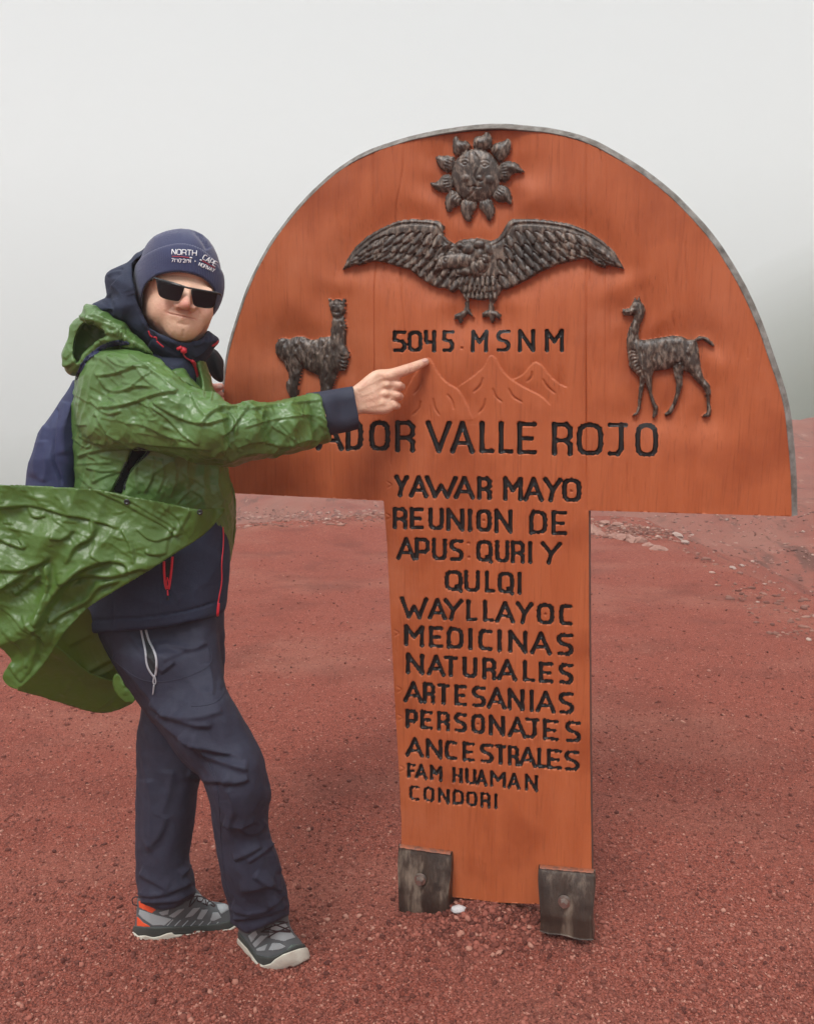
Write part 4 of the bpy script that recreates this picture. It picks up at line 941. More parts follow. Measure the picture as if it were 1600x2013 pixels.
V, F = v.mesh(); V = relax(V, F, 2); N = vnormals(V, F)
z2 = lambda p: T_(0, 580, .3, p); z6 = lambda p: T_(420, 680, .2875, p)
fl_ = []
for p, w, h in [([(630, 530), (780, 510), (900, 460), (1000, 480)], 3.4, .008), ([(620, 500), (700, 620), (780, 640), (900, 590), (1010, 600)], 3.6, .009), ([(640, 740), (780, 730), (930, 680), (1050, 640), (1210, 630)], 4, .011), ([(590, 690), (700, 790), (800, 760)], 3.5, .008),
                ([(700, 400), (780, 470), (900, 470)], 3, .007), ([(840, 380), (960, 470), (1080, 560), (1160, 640)], 3.2, .008), ([(880, 460), (960, 560), (1080, 640)], 2.6, .007), ([(1010, 490), (900, 560), (830, 640)], 2.8, .006),
                ([(980, 720), (1120, 820), (1200, 920), (1310, 980)], 3.4, .009), ([(1000, 700), (1200, 820), (1350, 850), (1500, 800)], 4, .010), ([(900, 690), (990, 740), (1020, 790)], 3, .008), ([(1310, 860), (1380, 760), (1460, 740), (1590, 740)], 4, .011), ([(1250, 640), (1300, 740), (1350, 800)], 3.4, .009),
                ([(850, 950), (1000, 980), (1200, 990), (1400, 1010)], 6, .008), ([(620, 760), (680, 880), (760, 960)], 3.2, .007), ([(700, 900), (820, 980), (950, 1010)], 4, .006), ([(820, 840), (950, 850), (1100, 930), (1250, 960)], 3.4, .006),
                ([(500, 1060), (650, 1010), (800, 1000), (900, 990)], 4, .009), ([(490, 1110), (650, 1100), (740, 1100)], 2.6, .006), ([(520, 920), (600, 960), (700, 980)], 3, .007), ([(470, 930), (560, 1000), (600, 990)], 3, .006), ([(560, 1130), (680, 1160), (780, 1140)], 3, .006),
                ([(600, 1230), (700, 1180), (800, 1150)], 3, .006), ([(640, 560), (700, 700), (660, 850), (520, 980)], 7, .004), ([(1010, 1060), (1000, 1200), (940, 1300)], 4, .009), ([(1060, 1070), (1080, 1180), (1030, 1300)], 3.4, .008), ([(900, 1080), (880, 1200), (910, 1300)], 4, .007),
                ([(1140, 1070), (1160, 1200), (1110, 1330)], 4, .006), ([(1240, 1280), (1180, 1340), (1160, 1370)], 3, .007), ([(1250, 1275), (1330, 1320), (1340, 1370)], 3, .007), ([(1430, 1130), (1420, 1250), (1470, 1370)], 4, .007), ([(700, 340), (860, 340), (1000, 400), (1110, 480)], 4, .006),
                ([(510, 430), (600, 400), (700, 430), (850, 560)], 5, .004), ([(1080, 470), (1160, 540), (1290, 610), (1340, 650)], 3, .007), ([(1240, 1060), (1210, 1160), (1250, 1230)], 4, .005)]:
    fl_.append((z2(p), w, h))
for p, w, h in [([(0, 420), (100, 440), (160, 520), (150, 620)], 3.4, .009), ([(50, 620), (130, 560), (180, 480), (270, 380)], 3.4, .010), ([(160, 440), (300, 420), (480, 400), (620, 380), (740, 370)], 3, .007), ([(210, 560), (400, 500), (560, 480), (700, 470)], 2.8, .006), ([(150, 700), (300, 640), (480, 700), (640, 640), (720, 650)], 3, .007),
                ([(100, 790), (250, 720), (400, 740), (560, 690)], 3.2, .007), ([(320, 440), (400, 560), (500, 600), (600, 680)], 2.4, .005), ([(430, 540), (500, 620), (540, 690)], 2.4, .005), ([(0, 760), (60, 690), (120, 690)], 3, .008), ([(540, 440), (600, 470), (680, 560)], 2.2, .004), ([(730, 380), (745, 560), (760, 660)], 2, .003)]:
    fl_.append((z6(p), w, h))
V = V + N*(crumple(V, 31, 9, .0052) + crumple(V, 51, 22, .0036) + crumple(V, 91, 48, .0014))[:, None]
N = vnormals(V, F); V = folds(V, N, [(p, w*.58, h*.62) for p, w, h in fl_] + random_creases(80, torso, 5, 10, 70, bias=.35) + random_creases(70, sl[4:], 6, 10, 70, bias=.25))
raincoat = link_mesh('raincoat', V, F, poncho_m, person)

# ---- thin flying cloth: sheets over a traced outline ---------------
def sheet(poly, Yf, step=4.5, it=1, dbl=.0012, disp=None, m=None):
    p = smoothpts(poly, it, True); x0, y0 = p.min(0) - step; x1, y1 = p.max(0) + step
    xs_ = np.arange(x0, x1, step); ys_ = np.arange(y0, y1, step); X, Y = np.meshgrid(xs_, ys_, indexing='ij'); d = polysdf(p, X, Y)
    gx_, gy_ = np.gradient(d, step); sn = np.abs(d) < step*.9; X = np.where(sn, X - d*gx_, X); Y = np.where(sn, Y - d*gy_, Y)
    c = .25*(d[:-1, :-1] + d[1:, :-1] + d[1:, 1:] + d[:-1, 1:]) < 0
    idx = np.arange(X.size).reshape(X.shape); Q = np.stack([idx[:-1, :-1], idx[:-1, 1:], idx[1:, 1:], idx[1:, :-1]], -1)[c]
    u, inv = np.unique(Q, return_inverse=True); F = inv.reshape(-1, 4); X = X.ravel()[u]; Y = Y.ravel()[u]
    D = Yf(X, Y); P = W(X, Y, D)
    if disp is not None: P = P - np.array([0, 1., .1])*disp(X, Y, P)[:, None]
    return P, F
def idw(pts, pw=2.2, eps=900):
    def f(X, Y):
        n = 0; d = 0
        for (a, b, z) in pts: w = 1/(((X - a)**2 + (Y - b)**2) + eps)**(pw/2*1.3); n = n + w*z; d = d + w
        return n/d
    return f
def ridge(L_):
    def f(X, Y, P):
        D = np.zeros(len(X))
        for pl, w, h in L_:
            w, h = w*.8, h*.62
            pl = smoothpts(pl, 2); d, t, s_ = sideddist(pl, X, Y); D += h*1.1*crease(d, s_, w)*sm(0, .15, t)*sm(1, .8, t)
        return D
    return f
z3 = lambda p: T_(0, 940, .3, p)
flapA = [(-60, 950), (0, 953), (90, 956), (180, 962), (210, 965), (270, 979), (330, 989), (375, 1000), (420, 1001), (444, 996), (442, 1006), (420, 1033), (390, 1060), (345, 1087), (300, 1117), (255, 1144), (210, 1171), (174, 1192), (150, 1219), (129, 1240), (112, 1266), (98, 1290), (78, 1318), (48, 1346), (36, 1355), (18, 1351), (6, 1340), (5, 1326), (16, 1308), (22, 1300), (8, 1279), (-10, 1245), (-60, 1200)]
rA = []
for p, w, h in [([(-50, 185), (100, 180), (230, 170), (400, 220), (620, 270), (800, 330)], 3.6, .013), ([(620, 80), (750, 130), (900, 210), (1100, 320), (1200, 400)], 2.6, .006), ([(700, 90), (850, 140), (1000, 230), (1200, 350)], 2.0, .005), ([(800, 330), (860, 430), (880, 560)], 3, .011), ([(600, 270), (620, 380), (480, 440), (430, 560)], 5, .017),
                ([(380, 680), (560, 620), (760, 640), (900, 580), (1000, 590)], 5, .015), ([(250, 960), (330, 800), (420, 680), (560, 560), (760, 520)], 7, .026), ([(300, 960), (440, 860), (580, 800), (640, 700), (800, 660)], 5, .017), ([(240, 1000), (260, 900), (330, 720), (300, 560)], 6, .017),
                ([(120, 400), (180, 460), (60, 430), (-40, 380)], 4, .012), ([(-40, 580), (100, 600), (260, 560), (330, 500)], 5, .012), ([(-30, 740), (60, 690), (160, 620)], 4, .013), ([(80, 770), (200, 680), (270, 620)], 4, .012), ([(180, 180), (220, 260), (300, 240)], 4, .010), ([(340, 380), (420, 400), (480, 330)], 4, .010),
                ([(900, 330), (1000, 420), (1100, 380), (1200, 350)], 3, .009), ([(1080, 500), (1100, 380), (1150, 300)], 3, .008), ([(1250, 200), (1200, 300), (1150, 380)], 3, .008), ([(600, 480), (700, 540), (820, 540), (880, 620)], 4, .010), ([(480, 1000), (560, 900), (650, 830)], 4, .012), ([(150, 900), (200, 960), (300, 1080)], 3, .010),
                ([(-20, 830), (100, 920), (200, 1000), (300, 1085)], 2.4, .008), ([(60, 1000), (140, 1100), (180, 1250)], 4, .009), ([(70, 1230), (110, 1290), (150, 1330)], 4, .011), ([(230, 1030), (240, 1140), (170, 1290)], 4, .008), ([(320, 990), (330, 1040), (290, 1100)], 4, .010), ([(1290, 150), (1290, 200), (1330, 240)], 3, .006), ([(950, 480), (1010, 500), (1080, 490)], 3, .007)]:
    rA.append((z3(p), w, h))
rA += random_creases(120, flapA, 8, 10, 90, 1.6, .0030, bias=.3)
PA, FA = sheet(flapA, idw([(-40, 960, 1.74), (-40, 1150, 1.70), (100, 960, 1.765), (100, 1100, 1.73), (250, 980, 1.78), (250, 1100, 1.75), (380, 1010, 1.80), (440, 1000, 1.90), (150, 1200, 1.76), (60, 1250, 1.70), (20, 1330, 1.72), (100, 1280, 1.745)]), 2.6, disp=ridge(rA))
flapB = [(30, 1358), (60, 1325), (82, 1288), (104, 1262), (136, 1290), (168, 1318), (200, 1332), (232, 1340), (262, 1358), (271, 1378), (225, 1399), (195, 1402), (150, 1393), (90, 1372), (36, 1357)]
PB, FB = sheet(flapB, lambda X, Y: 1.775 + (Y - 1270)*.0011 + (X - 40)*.0003, 3.2, disp=ridge([(z3([(300, 1100), (420, 1200), (620, 1390)]), 2, .004), (z3([(410, 1430), (480, 1340), (550, 1280)]), 2.4, .006), (z3([(640, 1520), (760, 1430)]), 2.4, .006), (z3([(200, 1300), (320, 1180)]), 4, .006)]))
flapC = [(95, 1262), (118, 1236), (150, 1205), (172, 1188), (190, 1235), (222, 1300), (248, 1345), (262, 1380), (240, 1360), (215, 1350), (168, 1338), (120, 1300)]
PC, FC = sheet(flapC, lambda X, Y: 1.90 + (X - 150)*.0004, 3.2, disp=ridge([(z3([(560, 1280), (680, 1210), (740, 1180)]), 4, .012), (z3([(600, 1320), (720, 1260), (760, 1240)]), 3, .010), (z3([(440, 1100), (540, 1050), (600, 1020)]), 4, .006)]))
flapD = [(222, 1330), (232, 1322), (245, 1345), (262, 1368), (266, 1379), (252, 1384), (236, 1374), (222, 1352)]
PD, FD = sheet(flapD, lambda X, Y: 1.81 + 0*X, 3.2, disp=ridge([(z3([(820, 1330), (830, 1420)]), 3, .006)]))
# strip of the coat hanging behind the jacket
flapE = [(434, 930), (448, 934), (460, 958), (464, 985), (463, 1045), (456, 1090), (449, 1122), (443, 1100), (440, 1020)]
PE, FE = sheet(flapE, lambda X, Y: 2.02 + 0*X, 3.2)
def crs(P, s, a1, a2): return P - np.array([0, 1., 0])*(crumple(P, s, 8, a1) + crumple(P, s + 20, 19, a2*1.6) + crumple(P, s + 40, 40, a2*.5))[:, None]
PA = crs(PA, 61, .0110, .0040); PB = crs(PB, 62, .003, .001); PC = crs(PC, 63, .005, .002); PD = crs(PD, 64, .003, .002); PE = crs(PE, 65, .003, .001)
Vs, Fs, mi, n = [], [], [], 0
for P, F, k in ((PA, FA, 0), (PB, FB, 0), (PC, FC, 1), (PD, FD, 0), (PE, FE, 0)):
    Vs.append(P); Fs.append(F + n); mi += [k]*len(F); n += len(P)
skirt = link_mesh('raincoat_skirt', np.concatenate(Vs), np.concatenate(Fs), None, raincoat, mats=[poncho_f, poncho_in], midx=mi, label='wind-blown skirt of the raincoat')
so = skirt.modifiers.new('thickness', 'SOLIDIFY'); so.thickness = .0012; so.offset = 1
# ================================================================== surface dressing helpers
def patch(poly, bvh, off, th, name, m, parent, step=2.0, it=1, smooth=True, **k):
    p = smoothpts(poly, it, True)
    P, F = sheet(p, lambda X, Y: 0*X + 1.0, step, it=0)
    px, py = PROJ(P); H_ = [hit(bvh, a, b, off) for a, b in zip(px, py)]
    ok = np.array([h is not None for h in H_]); Q = np.array([list(h) if h is not None else [0, 0, 0] for h in H_])
    if not ok.any(): return None
    F = F[ok[F].all(1)]
    if not len(F): return None
    dep = Q[:, 1]; med = np.median(dep[ok]); F = F[(np.abs(dep[F] - med) < .12).all(1)]
    u, inv = np.unique(F, return_inverse=True); o = link_mesh(name, Q[u], inv.reshape(-1, 4), m, parent, smooth=smooth, **k)
    s = o.modifiers.new('thickness', 'SOLIDIFY'); s.thickness = th; s.offset = -1; return o
def surf_pts(bvh, pts, off, step=2.5):
    out = []
    for a, b in resample(pts, step):
        h = hit(bvh, a, b, off)
        if h is not None: out.append(h)
    return out
def cord(bvh, pts, rad, off, name, m, parent, step=2.5, sm_=2, n=6, flat=1., **k):
    P = surf_pts(bvh, smoothpts(pts, sm_) if sm_ else pts, off, step)
    if len(P) < 2: return None
    return link_mesh(name, *tube(P, rad, n, flat=flat), m, parent, **k)

# ================================================================== raincoat hood, softshell hood, backpack
v = Vol(112, 312, 582, 752, 1.80, 2.08, 2.2, .0032, .00117)
rh = [(165, 595), (180, 597), (210, 614), (246, 638), (270, 662), (294, 684), (306, 704), (262, 694), (240, 682), (214, 690), (196, 702), (180, 718), (164, 736), (147, 740), (135, 737), (124, 725), (123, 694), (131, 672), (140, 641), (146, 628), (160, 620)]
A = v.inflate(rh, [(150, 680, 1.93), (220, 640, 1.90), (290, 690, 1.885)], .045, 1.3)
cv = v.poly([(170, 632), (204, 648), (214, 662), (192, 670), (168, 688), (154, 714), (143, 706), (146, 670), (156, 642)])[:, :, None]
A = smax(A, -np.maximum(cv, v.YY - 1.945), .008)
v.F = A; V, F = v.mesh(); V = relax(V, F, 1); N = vnormals(V, F)
V = folds(V, N, [(z2(p), w, h) for p, w, h in [([(560, 70), (600, 150), (580, 200), (620, 220)], 3, .007), ([(520, 140), (640, 170), (760, 230), (860, 310)], 4, .009), ([(600, 130), (700, 180), (820, 240)], 3, .007), ([(480, 180), (450, 300), (430, 400), (430, 480)], 4, .006), ([(650, 300), (720, 280), (800, 290)], 3, .006), ([(660, 260), (700, 240), (780, 260)], 3, .006), ([(860, 300), (940, 350), (1000, 390)], 3, .006), ([(700, 290), (780, 320), (900, 340)], 3, .005), ([(430, 470), (480, 440), (520, 400)], 3, .006)]])
V += N*(crumple(V, 71, 18, .005))[:, None]; V = folds(V, vnormals(V, F), random_creases(60, rh, 9, 6, 26))
rhood = link_mesh('raincoat_hood', V, F, poncho_m, raincoat)

v = Vol(165, 445, 484, 745, 1.78, 2.14, 2.2, .0032, .00115)
hd = [(277, 493), (266, 497), (254, 513), (236, 521), (212, 532), (205, 546), (208, 568), (210, 583), (196, 590), (180, 598), (172, 608), (184, 620), (222, 636), (258, 661), (284, 683), (306, 700), (332, 714), (352, 724), (374, 734), (394, 724), (410, 704), (420, 686), (433, 673), (431, 663), (418, 655), (406, 646), (402, 600), (392, 540), (352, 496), (310, 482), (286, 484)]
A = v.inflate(hd, [(240, 560, 1.965), (200, 600, 1.96), (300, 680, 1.955), (380, 700, 1.965), (330, 560, 2.0)], .080, 1.18)
op = [(284, 499), (262, 514), (257, 530), (259, 560), (268, 596), (282, 628), (293, 643), (324, 663), (345, 672), (362, 676), (382, 672), (398, 664), (409, 646), (450, 600), (450, 470), (300, 466)]
A = smax(A, -np.maximum(v.poly(op)[:, :, None], v.YY - 2.01), .006)
v.F = A; V, F = v.mesh(); V = relax(V, F, 2); N = vnormals(V, F)
z1 = lambda p: T_(180, 430, .2, p)
V = folds(V, N, [(z1(p), w, h) for p, w, h in [([(150, 540), (220, 490), (310, 480)], 2.5, -.004), ([(300, 520), (220, 530), (150, 560)], 2.5, .004), ([(380, 420), (390, 600), (430, 830), (500, 990), (560, 1090)], 2.5, .005), ([(200, 640), (300, 720), (330, 860), (300, 1000)], 9, .007), ([(0, 860), (150, 850), (300, 950), (500, 1130)], 8, .005), ([(140, 760), (200, 860), (180, 930)], 7, -.006),
                       ([(560, 1010), (600, 1150), (700, 1240), (860, 1320)], 4, -.004), ([(650, 1080), (760, 1200), (880, 1230), (1050, 1200)], 3.5, .004), ([(560, 1240), (700, 1320), (850, 1400)], 5, .004), ([(1160, 1120), (1170, 1220), (1100, 1310), (1000, 1370)], 3, .005), ([(1000, 1250), (1080, 1230), (1130, 1160)], 3, .004)]])
V += N*(crumple(V, 72, 6, .0020) + .001*noise3(V*38, 73))[:, None]
hood = link_mesh('jacket_hood', V, F, navy, jacket)
hb = bvh_of(hood)
patch(z1([(1255, 1175), (1268, 1195), (1250, 1222), (1215, 1250), (1180, 1262), (1190, 1240), (1235, 1215)]), bvh_of(hood, jacket), .003, .0015, 'collar_lining', red, jacket, 1.5)
cord(hb, z1([(845, 1280), (870, 1272), (890, 1260)]), .0045, .002, 'toggle', red, jacket)
P = hit(hb, *z1([(905, 1292)])[0], .003)
if P: 
    V, F = ico(); link_mesh('cord_lock', V*[.0085, .005, .0095] + np.array(P), F, red, jacket)
for q in ([(900, 1330), (930, 1370), (985, 1395), (1010, 1400)], [(560, 1100), (575, 1150), (600, 1160)], [(610, 1165), (640, 1160), (640, 1190)], [(640, 1200), (670, 1230), (710, 1260)]):
    cord(bvh_of(hood, jacket), z1(q), .0018, .001, 'cord', red, jacket, n=5)
jb = bvh_of(jacket, hood)
cord(jb, z1([(985, 1390), (1020, 1450), (1040, 1540), (1060, 1650)]), .0042, .002, 'front_zip', red, jacket)
cord(jb, z1([(1010, 1400), (1055, 1480), (1065, 1540)]), .0016, .006, 'zip_pull', red, jacket)
zp = bvh_of(jacket)
cord(zp, z3([(1445, 215), (1465, 350), (1462, 460), (1450, 560), (1455, 680), (1430, 800), (1420, 900)]), .0019, .0005, 'front_zip', red, jacket)
cord(zp, z3([(1432, 820), (1425, 900)]), .0036, .001, 'zip_end', red, jacket)
cord(zp, z3([(1075, 545), (1076, 620), (1082, 700), (1092, 728)]), .0030, .001, 'pocket_zip', red, jacket)
cord(zp, z3([(1130, 515), (1124, 600), (1112, 690), (1105, 728)]), .0030, .001, 'pocket_zip', red, jacket)
patch(z3([(1088, 540), (1118, 530), (1112, 640), (1098, 690), (1088, 640)]), zp, .0008, .0006, 'pocket_opening', black, jacket, 1.5)
cord(zp, z3([(1096, 650), (1108, 690), (1102, 730), (1090, 690), (1096, 650)]), .0013, .004, 'zip_slider', red, jacket)
cord(zp, z3([(1098, 735), (1100, 770)]), .0018, .002, 'zip_pull', red, jacket); cord(zp, z3([(1097, 775), (1100, 800)]), .0026, .002, 'zip_pull', black, jacket)

# trousers details
tb = bvh_of(trousers)
patch(z4([(640, 190), (662, 190), (700, 330), (750, 430), (752, 560), (735, 620), (700, 560), (675, 470), (672, 390)]), tb, .0010, .0008, 'pocket_opening', black, trousers, 1.6)
cord(tb, z4([(615, 185), (640, 300), (663, 400), (665, 490), (690, 570), (738, 635)]), .0026, .0012, 'pocket_zip', zipm, trousers)
cord(tb, z4([(662, 185), (690, 290), (740, 380), (765, 460), (765, 560), (755, 620)]), .0030, .0012, 'pocket_zip', zipm, trousers)
cord(tb, z4([(745, 618), (728, 690), (745, 712), (762, 690), (745, 618)]), .0017, .003, 'zip_slider', zipm, trousers); cord(tb, z4([(740, 715), (736, 760), (730, 805)]), .0020, .002, 'zip_pull', zipm, trousers)
for q in ([(300, 420), (500, 600), (650, 680), (850, 685), (1050, 640), (1230, 560), (1300, 480), (1290, 400), (1260, 350)], [(1400, 740), (1410, 800), (1350, 870), (1240, 910), (1100, 915)], [(1200, 1370), (1270, 1480), (1330, 1650), (1350, 1745)]):
    cord(tb, z4(q), .0011, .0002, 'seam', navy2, trousers)
cord(tb, z5([(720, 10), (770, 150), (790, 400), (800, 650), (830, 900), (880, 1100)]), .0013, .0002, 'seam', navy2, trousers)

# snaps of the coat
snm = mat('dark_snap_metal', (.05, .055, .055), .35, metal=.6)
kb = bvh_of(skirt)
for q in ((832, 155), (1310, 222)):
    P = hit(kb, *z3([q])[0], .002)
    if P:
        V = [(P[0] + r*math.cos(a), P[1] - y, P[2] + r*math.sin(a)) for r, y in ((.0068, 0), (.0062, .003), (.0035, .0035), (.003, .002)) for a in np.linspace(0, 2*math.pi, 16, endpoint=False)]
        F = [[k*16 + i, k*16 + (i + 1) % 16, k*16 + 16 + (i + 1) % 16, k*16 + 16 + i] for k in range(3) for i in range(16)] + [list(range(48, 64))]
        link_mesh('snap_button', V, F, snm, skirt)

# backpack
v = Vol(36, 172, 725, 1060, 1.86, 2.14, 3, .0045, .00120)
bp_ = [(149, 738), (133, 770), (111, 799), (87, 829), (72, 856), (62, 892), (50, 949), (46, 1000), (60, 1035), (150, 1040), (165, 900), (160, 780)]
v.F = v.inflate(bp_, 2.0, .055, 1.7); V, F = v.mesh(); V = relax(V, F, 2); N = vnormals(V, F)
V = folds(V, N, [(z2(p), w, h) for p, w, h in [([(380, 740), (345, 900), (350, 1100), (410, 1250)], 2, -.006), ([(300, 850), (250, 1000), (230, 1200)], 7, .006), ([(440, 700), (400, 850), (420, 1050)], 6, .005), ([(290, 950), (310, 1100), (280, 1230)], 6, .005)]]); V += N*(crumple(V, 75, 7, .004))[:, None]
backpack = link_mesh('backpack', V, F, bagm); backpack['label'] = 'dark blue cloth backpack worn on the man\'s back'; backpack['category'] = 'backpack'
rb = bvh_of(raincoat, rhood)
patch(z2([(488, 545), (515, 490), (545, 425), (600, 372), (690, 318), (760, 298), (830, 305), (860, 326), (790, 330), (700, 342), (630, 380), (575, 425), (530, 500), (500, 560)]), rb, .004, .002, 'strap', bagm, backpack, 2)
strapm = mat('grey_webbing', (.055, .06, .065), .7, bump=.0005, bscale=400)
patch(z2([(880, 990), (975, 1018), (990, 1030), (880, 1120), (830, 1200), (815, 1300), (735, 1285), (790, 1190), (842, 1080)]), bvh_of(raincoat, jacket), .002, .001, 'harness', black, backpack, 2)
patch(z2([(822, 1090), (845, 1100), (812, 1290), (738, 1286), (790, 1190)]), bvh_of(raincoat, jacket), .005, .0015, 'strap', strapm, backpack, 2)

# ================================================================== head, hands and body (one mesh)
BY = lambda a, b: float(WB(a, b)[1])
v = Vol(258, 446, 442, 735, 1.795, 2.06, 1.6, .0020, .00115)
fc_ = [(285, 480), (279, 520), (278, 574), (279, 606), (284, 628), (300, 645), (320, 658), (338, 668), (360, 672.5), (380, 669), (397, 660), (409, 645), (415, 630), (419, 610), (424, 586), (428, 550), (420, 490), (360, 462)]
A = v.inflate(fc_, [(285, 580, 1.955), (350, 600, 1.94), (420, 600, 1.95)], .064, 1.30)
A = smin(A, v.caps([(352, 650, 1.97), (345, 730, 1.985)], [.055, .062]), .02)
A = smin(A, v.caps([(318, 557, 1.872), (362, 566, 1.860), (410, 574, 1.872)], [.010, .010, .010]), .018)
A = smin(A, v.ell((320, 606, 1.892), (.026, .026, .024), .2), .022); A = smin(A, v.ell((404, 616, 1.896), (.016, .022, .020), .2), .022)
A = smin(A, v.ell((357, 630, 1.880), (.030, .028, .026), .2), .022)
A = smin(A, v.ell((361, 649, 1.883), (.028, .022, .022)), .026)
A = smin(A, v.caps([(367, 568, 1.853), (367, 586, 1.839), (364, 598, 1.830)], [.0080, .0095, .0130]), .010)
A = smin(A, v.ell((350, 600.5, 1.846), (.0105, .0090, .013), .3), .006); A = smin(A, v.ell((378.5, 605.5, 1.848), (.0095, .0088, .013), -.1), .006)
A = smin(A, v.caps([(334, 615, 1.860), (346, 617, 1.851), (357, 619, 1.848), (368, 621, 1.851), (380, 625.5, 1.862)], [.0015, .0030, .0030, .0030, .0015]), .007)
A = smin(A, v.caps([(338, 621, 1.860), (357, 626, 1.851), (376, 629.5, 1.861)], [.002, .0038, .002]), .009)
for e in ((337, 573, 1.878), (396, 583, 1.880)): A = smin(A, v.ell(e, (.0125, .0115, .0125)), .004)
v.F = A; Vh, Fh = v.mesh(); Vh = relax(Vh, Fh, 1); N = vnormals(Vh, Fh)
Vh = folds(Vh, N, [([(328, 614), (335, 616.5), (346, 618.5), (357, 621), (370, 624), (386, 627)], 1.2, -.0030), ([(341, 600), (331, 608), (325, 616)], 3.5, -.0009), ([(388, 606), (393, 616), (391, 626)], 2.6, -.0014), ([(348, 635), (360, 638), (372, 638)], 3, -.0008), ([(348, 606), (355, 608), (364, 609.5), (374, 609.5), (382, 609)], 1.4, -.0024),
                   ([(360, 648), (361, 662)], 2, -.0010), ([(300, 640), (320, 652), (340, 660)], 5, .0012), ([(330, 540), (360, 541), (390, 549)], 1.6, -.0012)])
px, py = PROJ(Vh)
tint = .62*np.exp(-(((px - 364)/17)**2 + ((py - 597)/15)**2)) + .22*np.exp(-(((px - 318)/22)**2 + ((py - 604)/16)**2)) + .20*np.exp(-(((px - 405)/12)**2 + ((py - 610)/16)**2))
ld, _ = linedist([(327, 614.5), (346, 617), (357, 621), (370, 624), (385, 628)], px, py); tint += .30*np.exp(-(ld/3.0)**2)
parts_b = [(Vh, Fh, np.clip(tint, 0, 1))]
# pointing hand
v = Vol(662, 862, 688, 846, 1.965, 2.125, 1.5, .0016, .00126)
bt = BY(838, 710)
pl = [(655, 778), (690, 763), (707, 750), (722, 737), (737, 727), (756, 725), (775, 728), (786, 738), (788, 760), (785, 785), (775, 806), (760, 814), (736, 815), (707, 812), (690, 826), (655, 836)]
A = v.inflate(pl, [(670, 800, 2.030), (720, 780, 2.040), (770, 765, 2.056)], .0155, 1.0)
A = smin(A, v.caps([(764, 738, 2.047), (786, 731, 2.050), (806, 724, 2.060), (824, 716.5, bt - .018), (836, 711, bt - .011)], [.0150, .0142, .0132, .0112, .0096]), .006)
A = smin(A, v.caps([(764, 752, 2.052), (784, 757, 2.046), (789, 760, 2.058), (775, 765, 2.078)], [.0120, .0105, .0100, .009]), .0035)
A = smin(A, v.caps([(758, 772, 2.052), (781, 777, 2.045), (786, 779, 2.056), (772, 782, 2.076)], [.0115, .0102, .0098, .009]), .0035)
A = smin(A, v.caps([(752, 792, 2.053), (775, 797, 2.047), (781, 798, 2.058), (768, 799, 2.074)], [.0110, .0092, .0088, .008]), .0035)
A = smin(A, v.caps([(705, 795, 2.05), (735, 790, 2.074), (768, 782, 2.090)], [.014, .012, .009]), .006)
for k in ((763, 740), (761, 756), (757, 774), (751, 792)): A = smin(A, v.ell((k[0], k[1], 2.040), (.009, .008, .0085)), .008)
v.F = A; V2, F2 = v.mesh(); V2 = relax(V2, F2, 1); N = vnormals(V2, F2)
V2 = folds(V2, N, [([(705, 768), (730, 752), (760, 740)], 3, .0010), ([(708, 780), (735, 768), (760, 757)], 2.6, .0007), ([(710, 790), (735, 782), (755, 774)], 2.6, .0007), ([(720, 800), (740, 797), (755, 792)], 3, .0012), ([(774, 748), (793, 748)], 1.8, -.0020), ([(772, 767), (794, 769)], 1.8, -.0020), ([(768, 786), (788, 789)], 1.8, -.0018),
                   ([(803, 717), (808, 724), (806, 731)], 1.2, -.0009), ([(809, 716), (812, 722), (811, 729)], 1.1, -.0008), ([(797, 720), (801, 727), (800, 733)], 1.1, -.0007), ([(823, 711), (825, 717), (824, 723)], 1.0, -.0006), ([(745, 742), (775, 752)], 4, .0006), ([(700, 772), (715, 776), (740, 790), (745, 800)], 1.8, .0004)])
px, py = PROJ(V2); t2 = .18*np.exp(-(((px - 787)/12)**2)) + .25*np.exp(-(((px - 836)/9)**2)) + .2*np.exp(-(((px - 806)/6)**2))
parts_b.append((V2, F2, np.clip(t2, 0, .7)))
# far hand gripping the board's edge
v = Vol(384, 456, 728, 806, 2.14, 2.40, 1.5, .0020, .00140); be = BY(440, 763)
A = v.caps([(400, 742, be - .06), (404, 760, be - .01), (410, 768, be + .02)], [.022, .020, .018])
A = smin(A, v.caps([(408, 766, be - .01), (420, 762, be - .026), (434, 760, be - .016)], [.014, .0115, .0100]), .004)
A = smin(A, v.caps([(408, 776, be - .0), (420, 775, be - .020), (434, 775, be - .012)], [.011, .010, .0088]), .003)
for q in (0, 1): A = smin(A, v.caps([(410, 784 + 9*q, be + .02), (424, 785 + 9*q, be - .008), (436, 785 + 9*q, be - .010)], [.010, .009, .008]), .003)
A = smin(A, v.caps([(406, 768, be + .03), (420, 770, be + .075), (436, 770, be + .080)], [.012, .011, .009]), .004)
v.F = A; V3, F3 = v.mesh(); parts_b.append((V3, F3, np.full(len(V3), .55)))
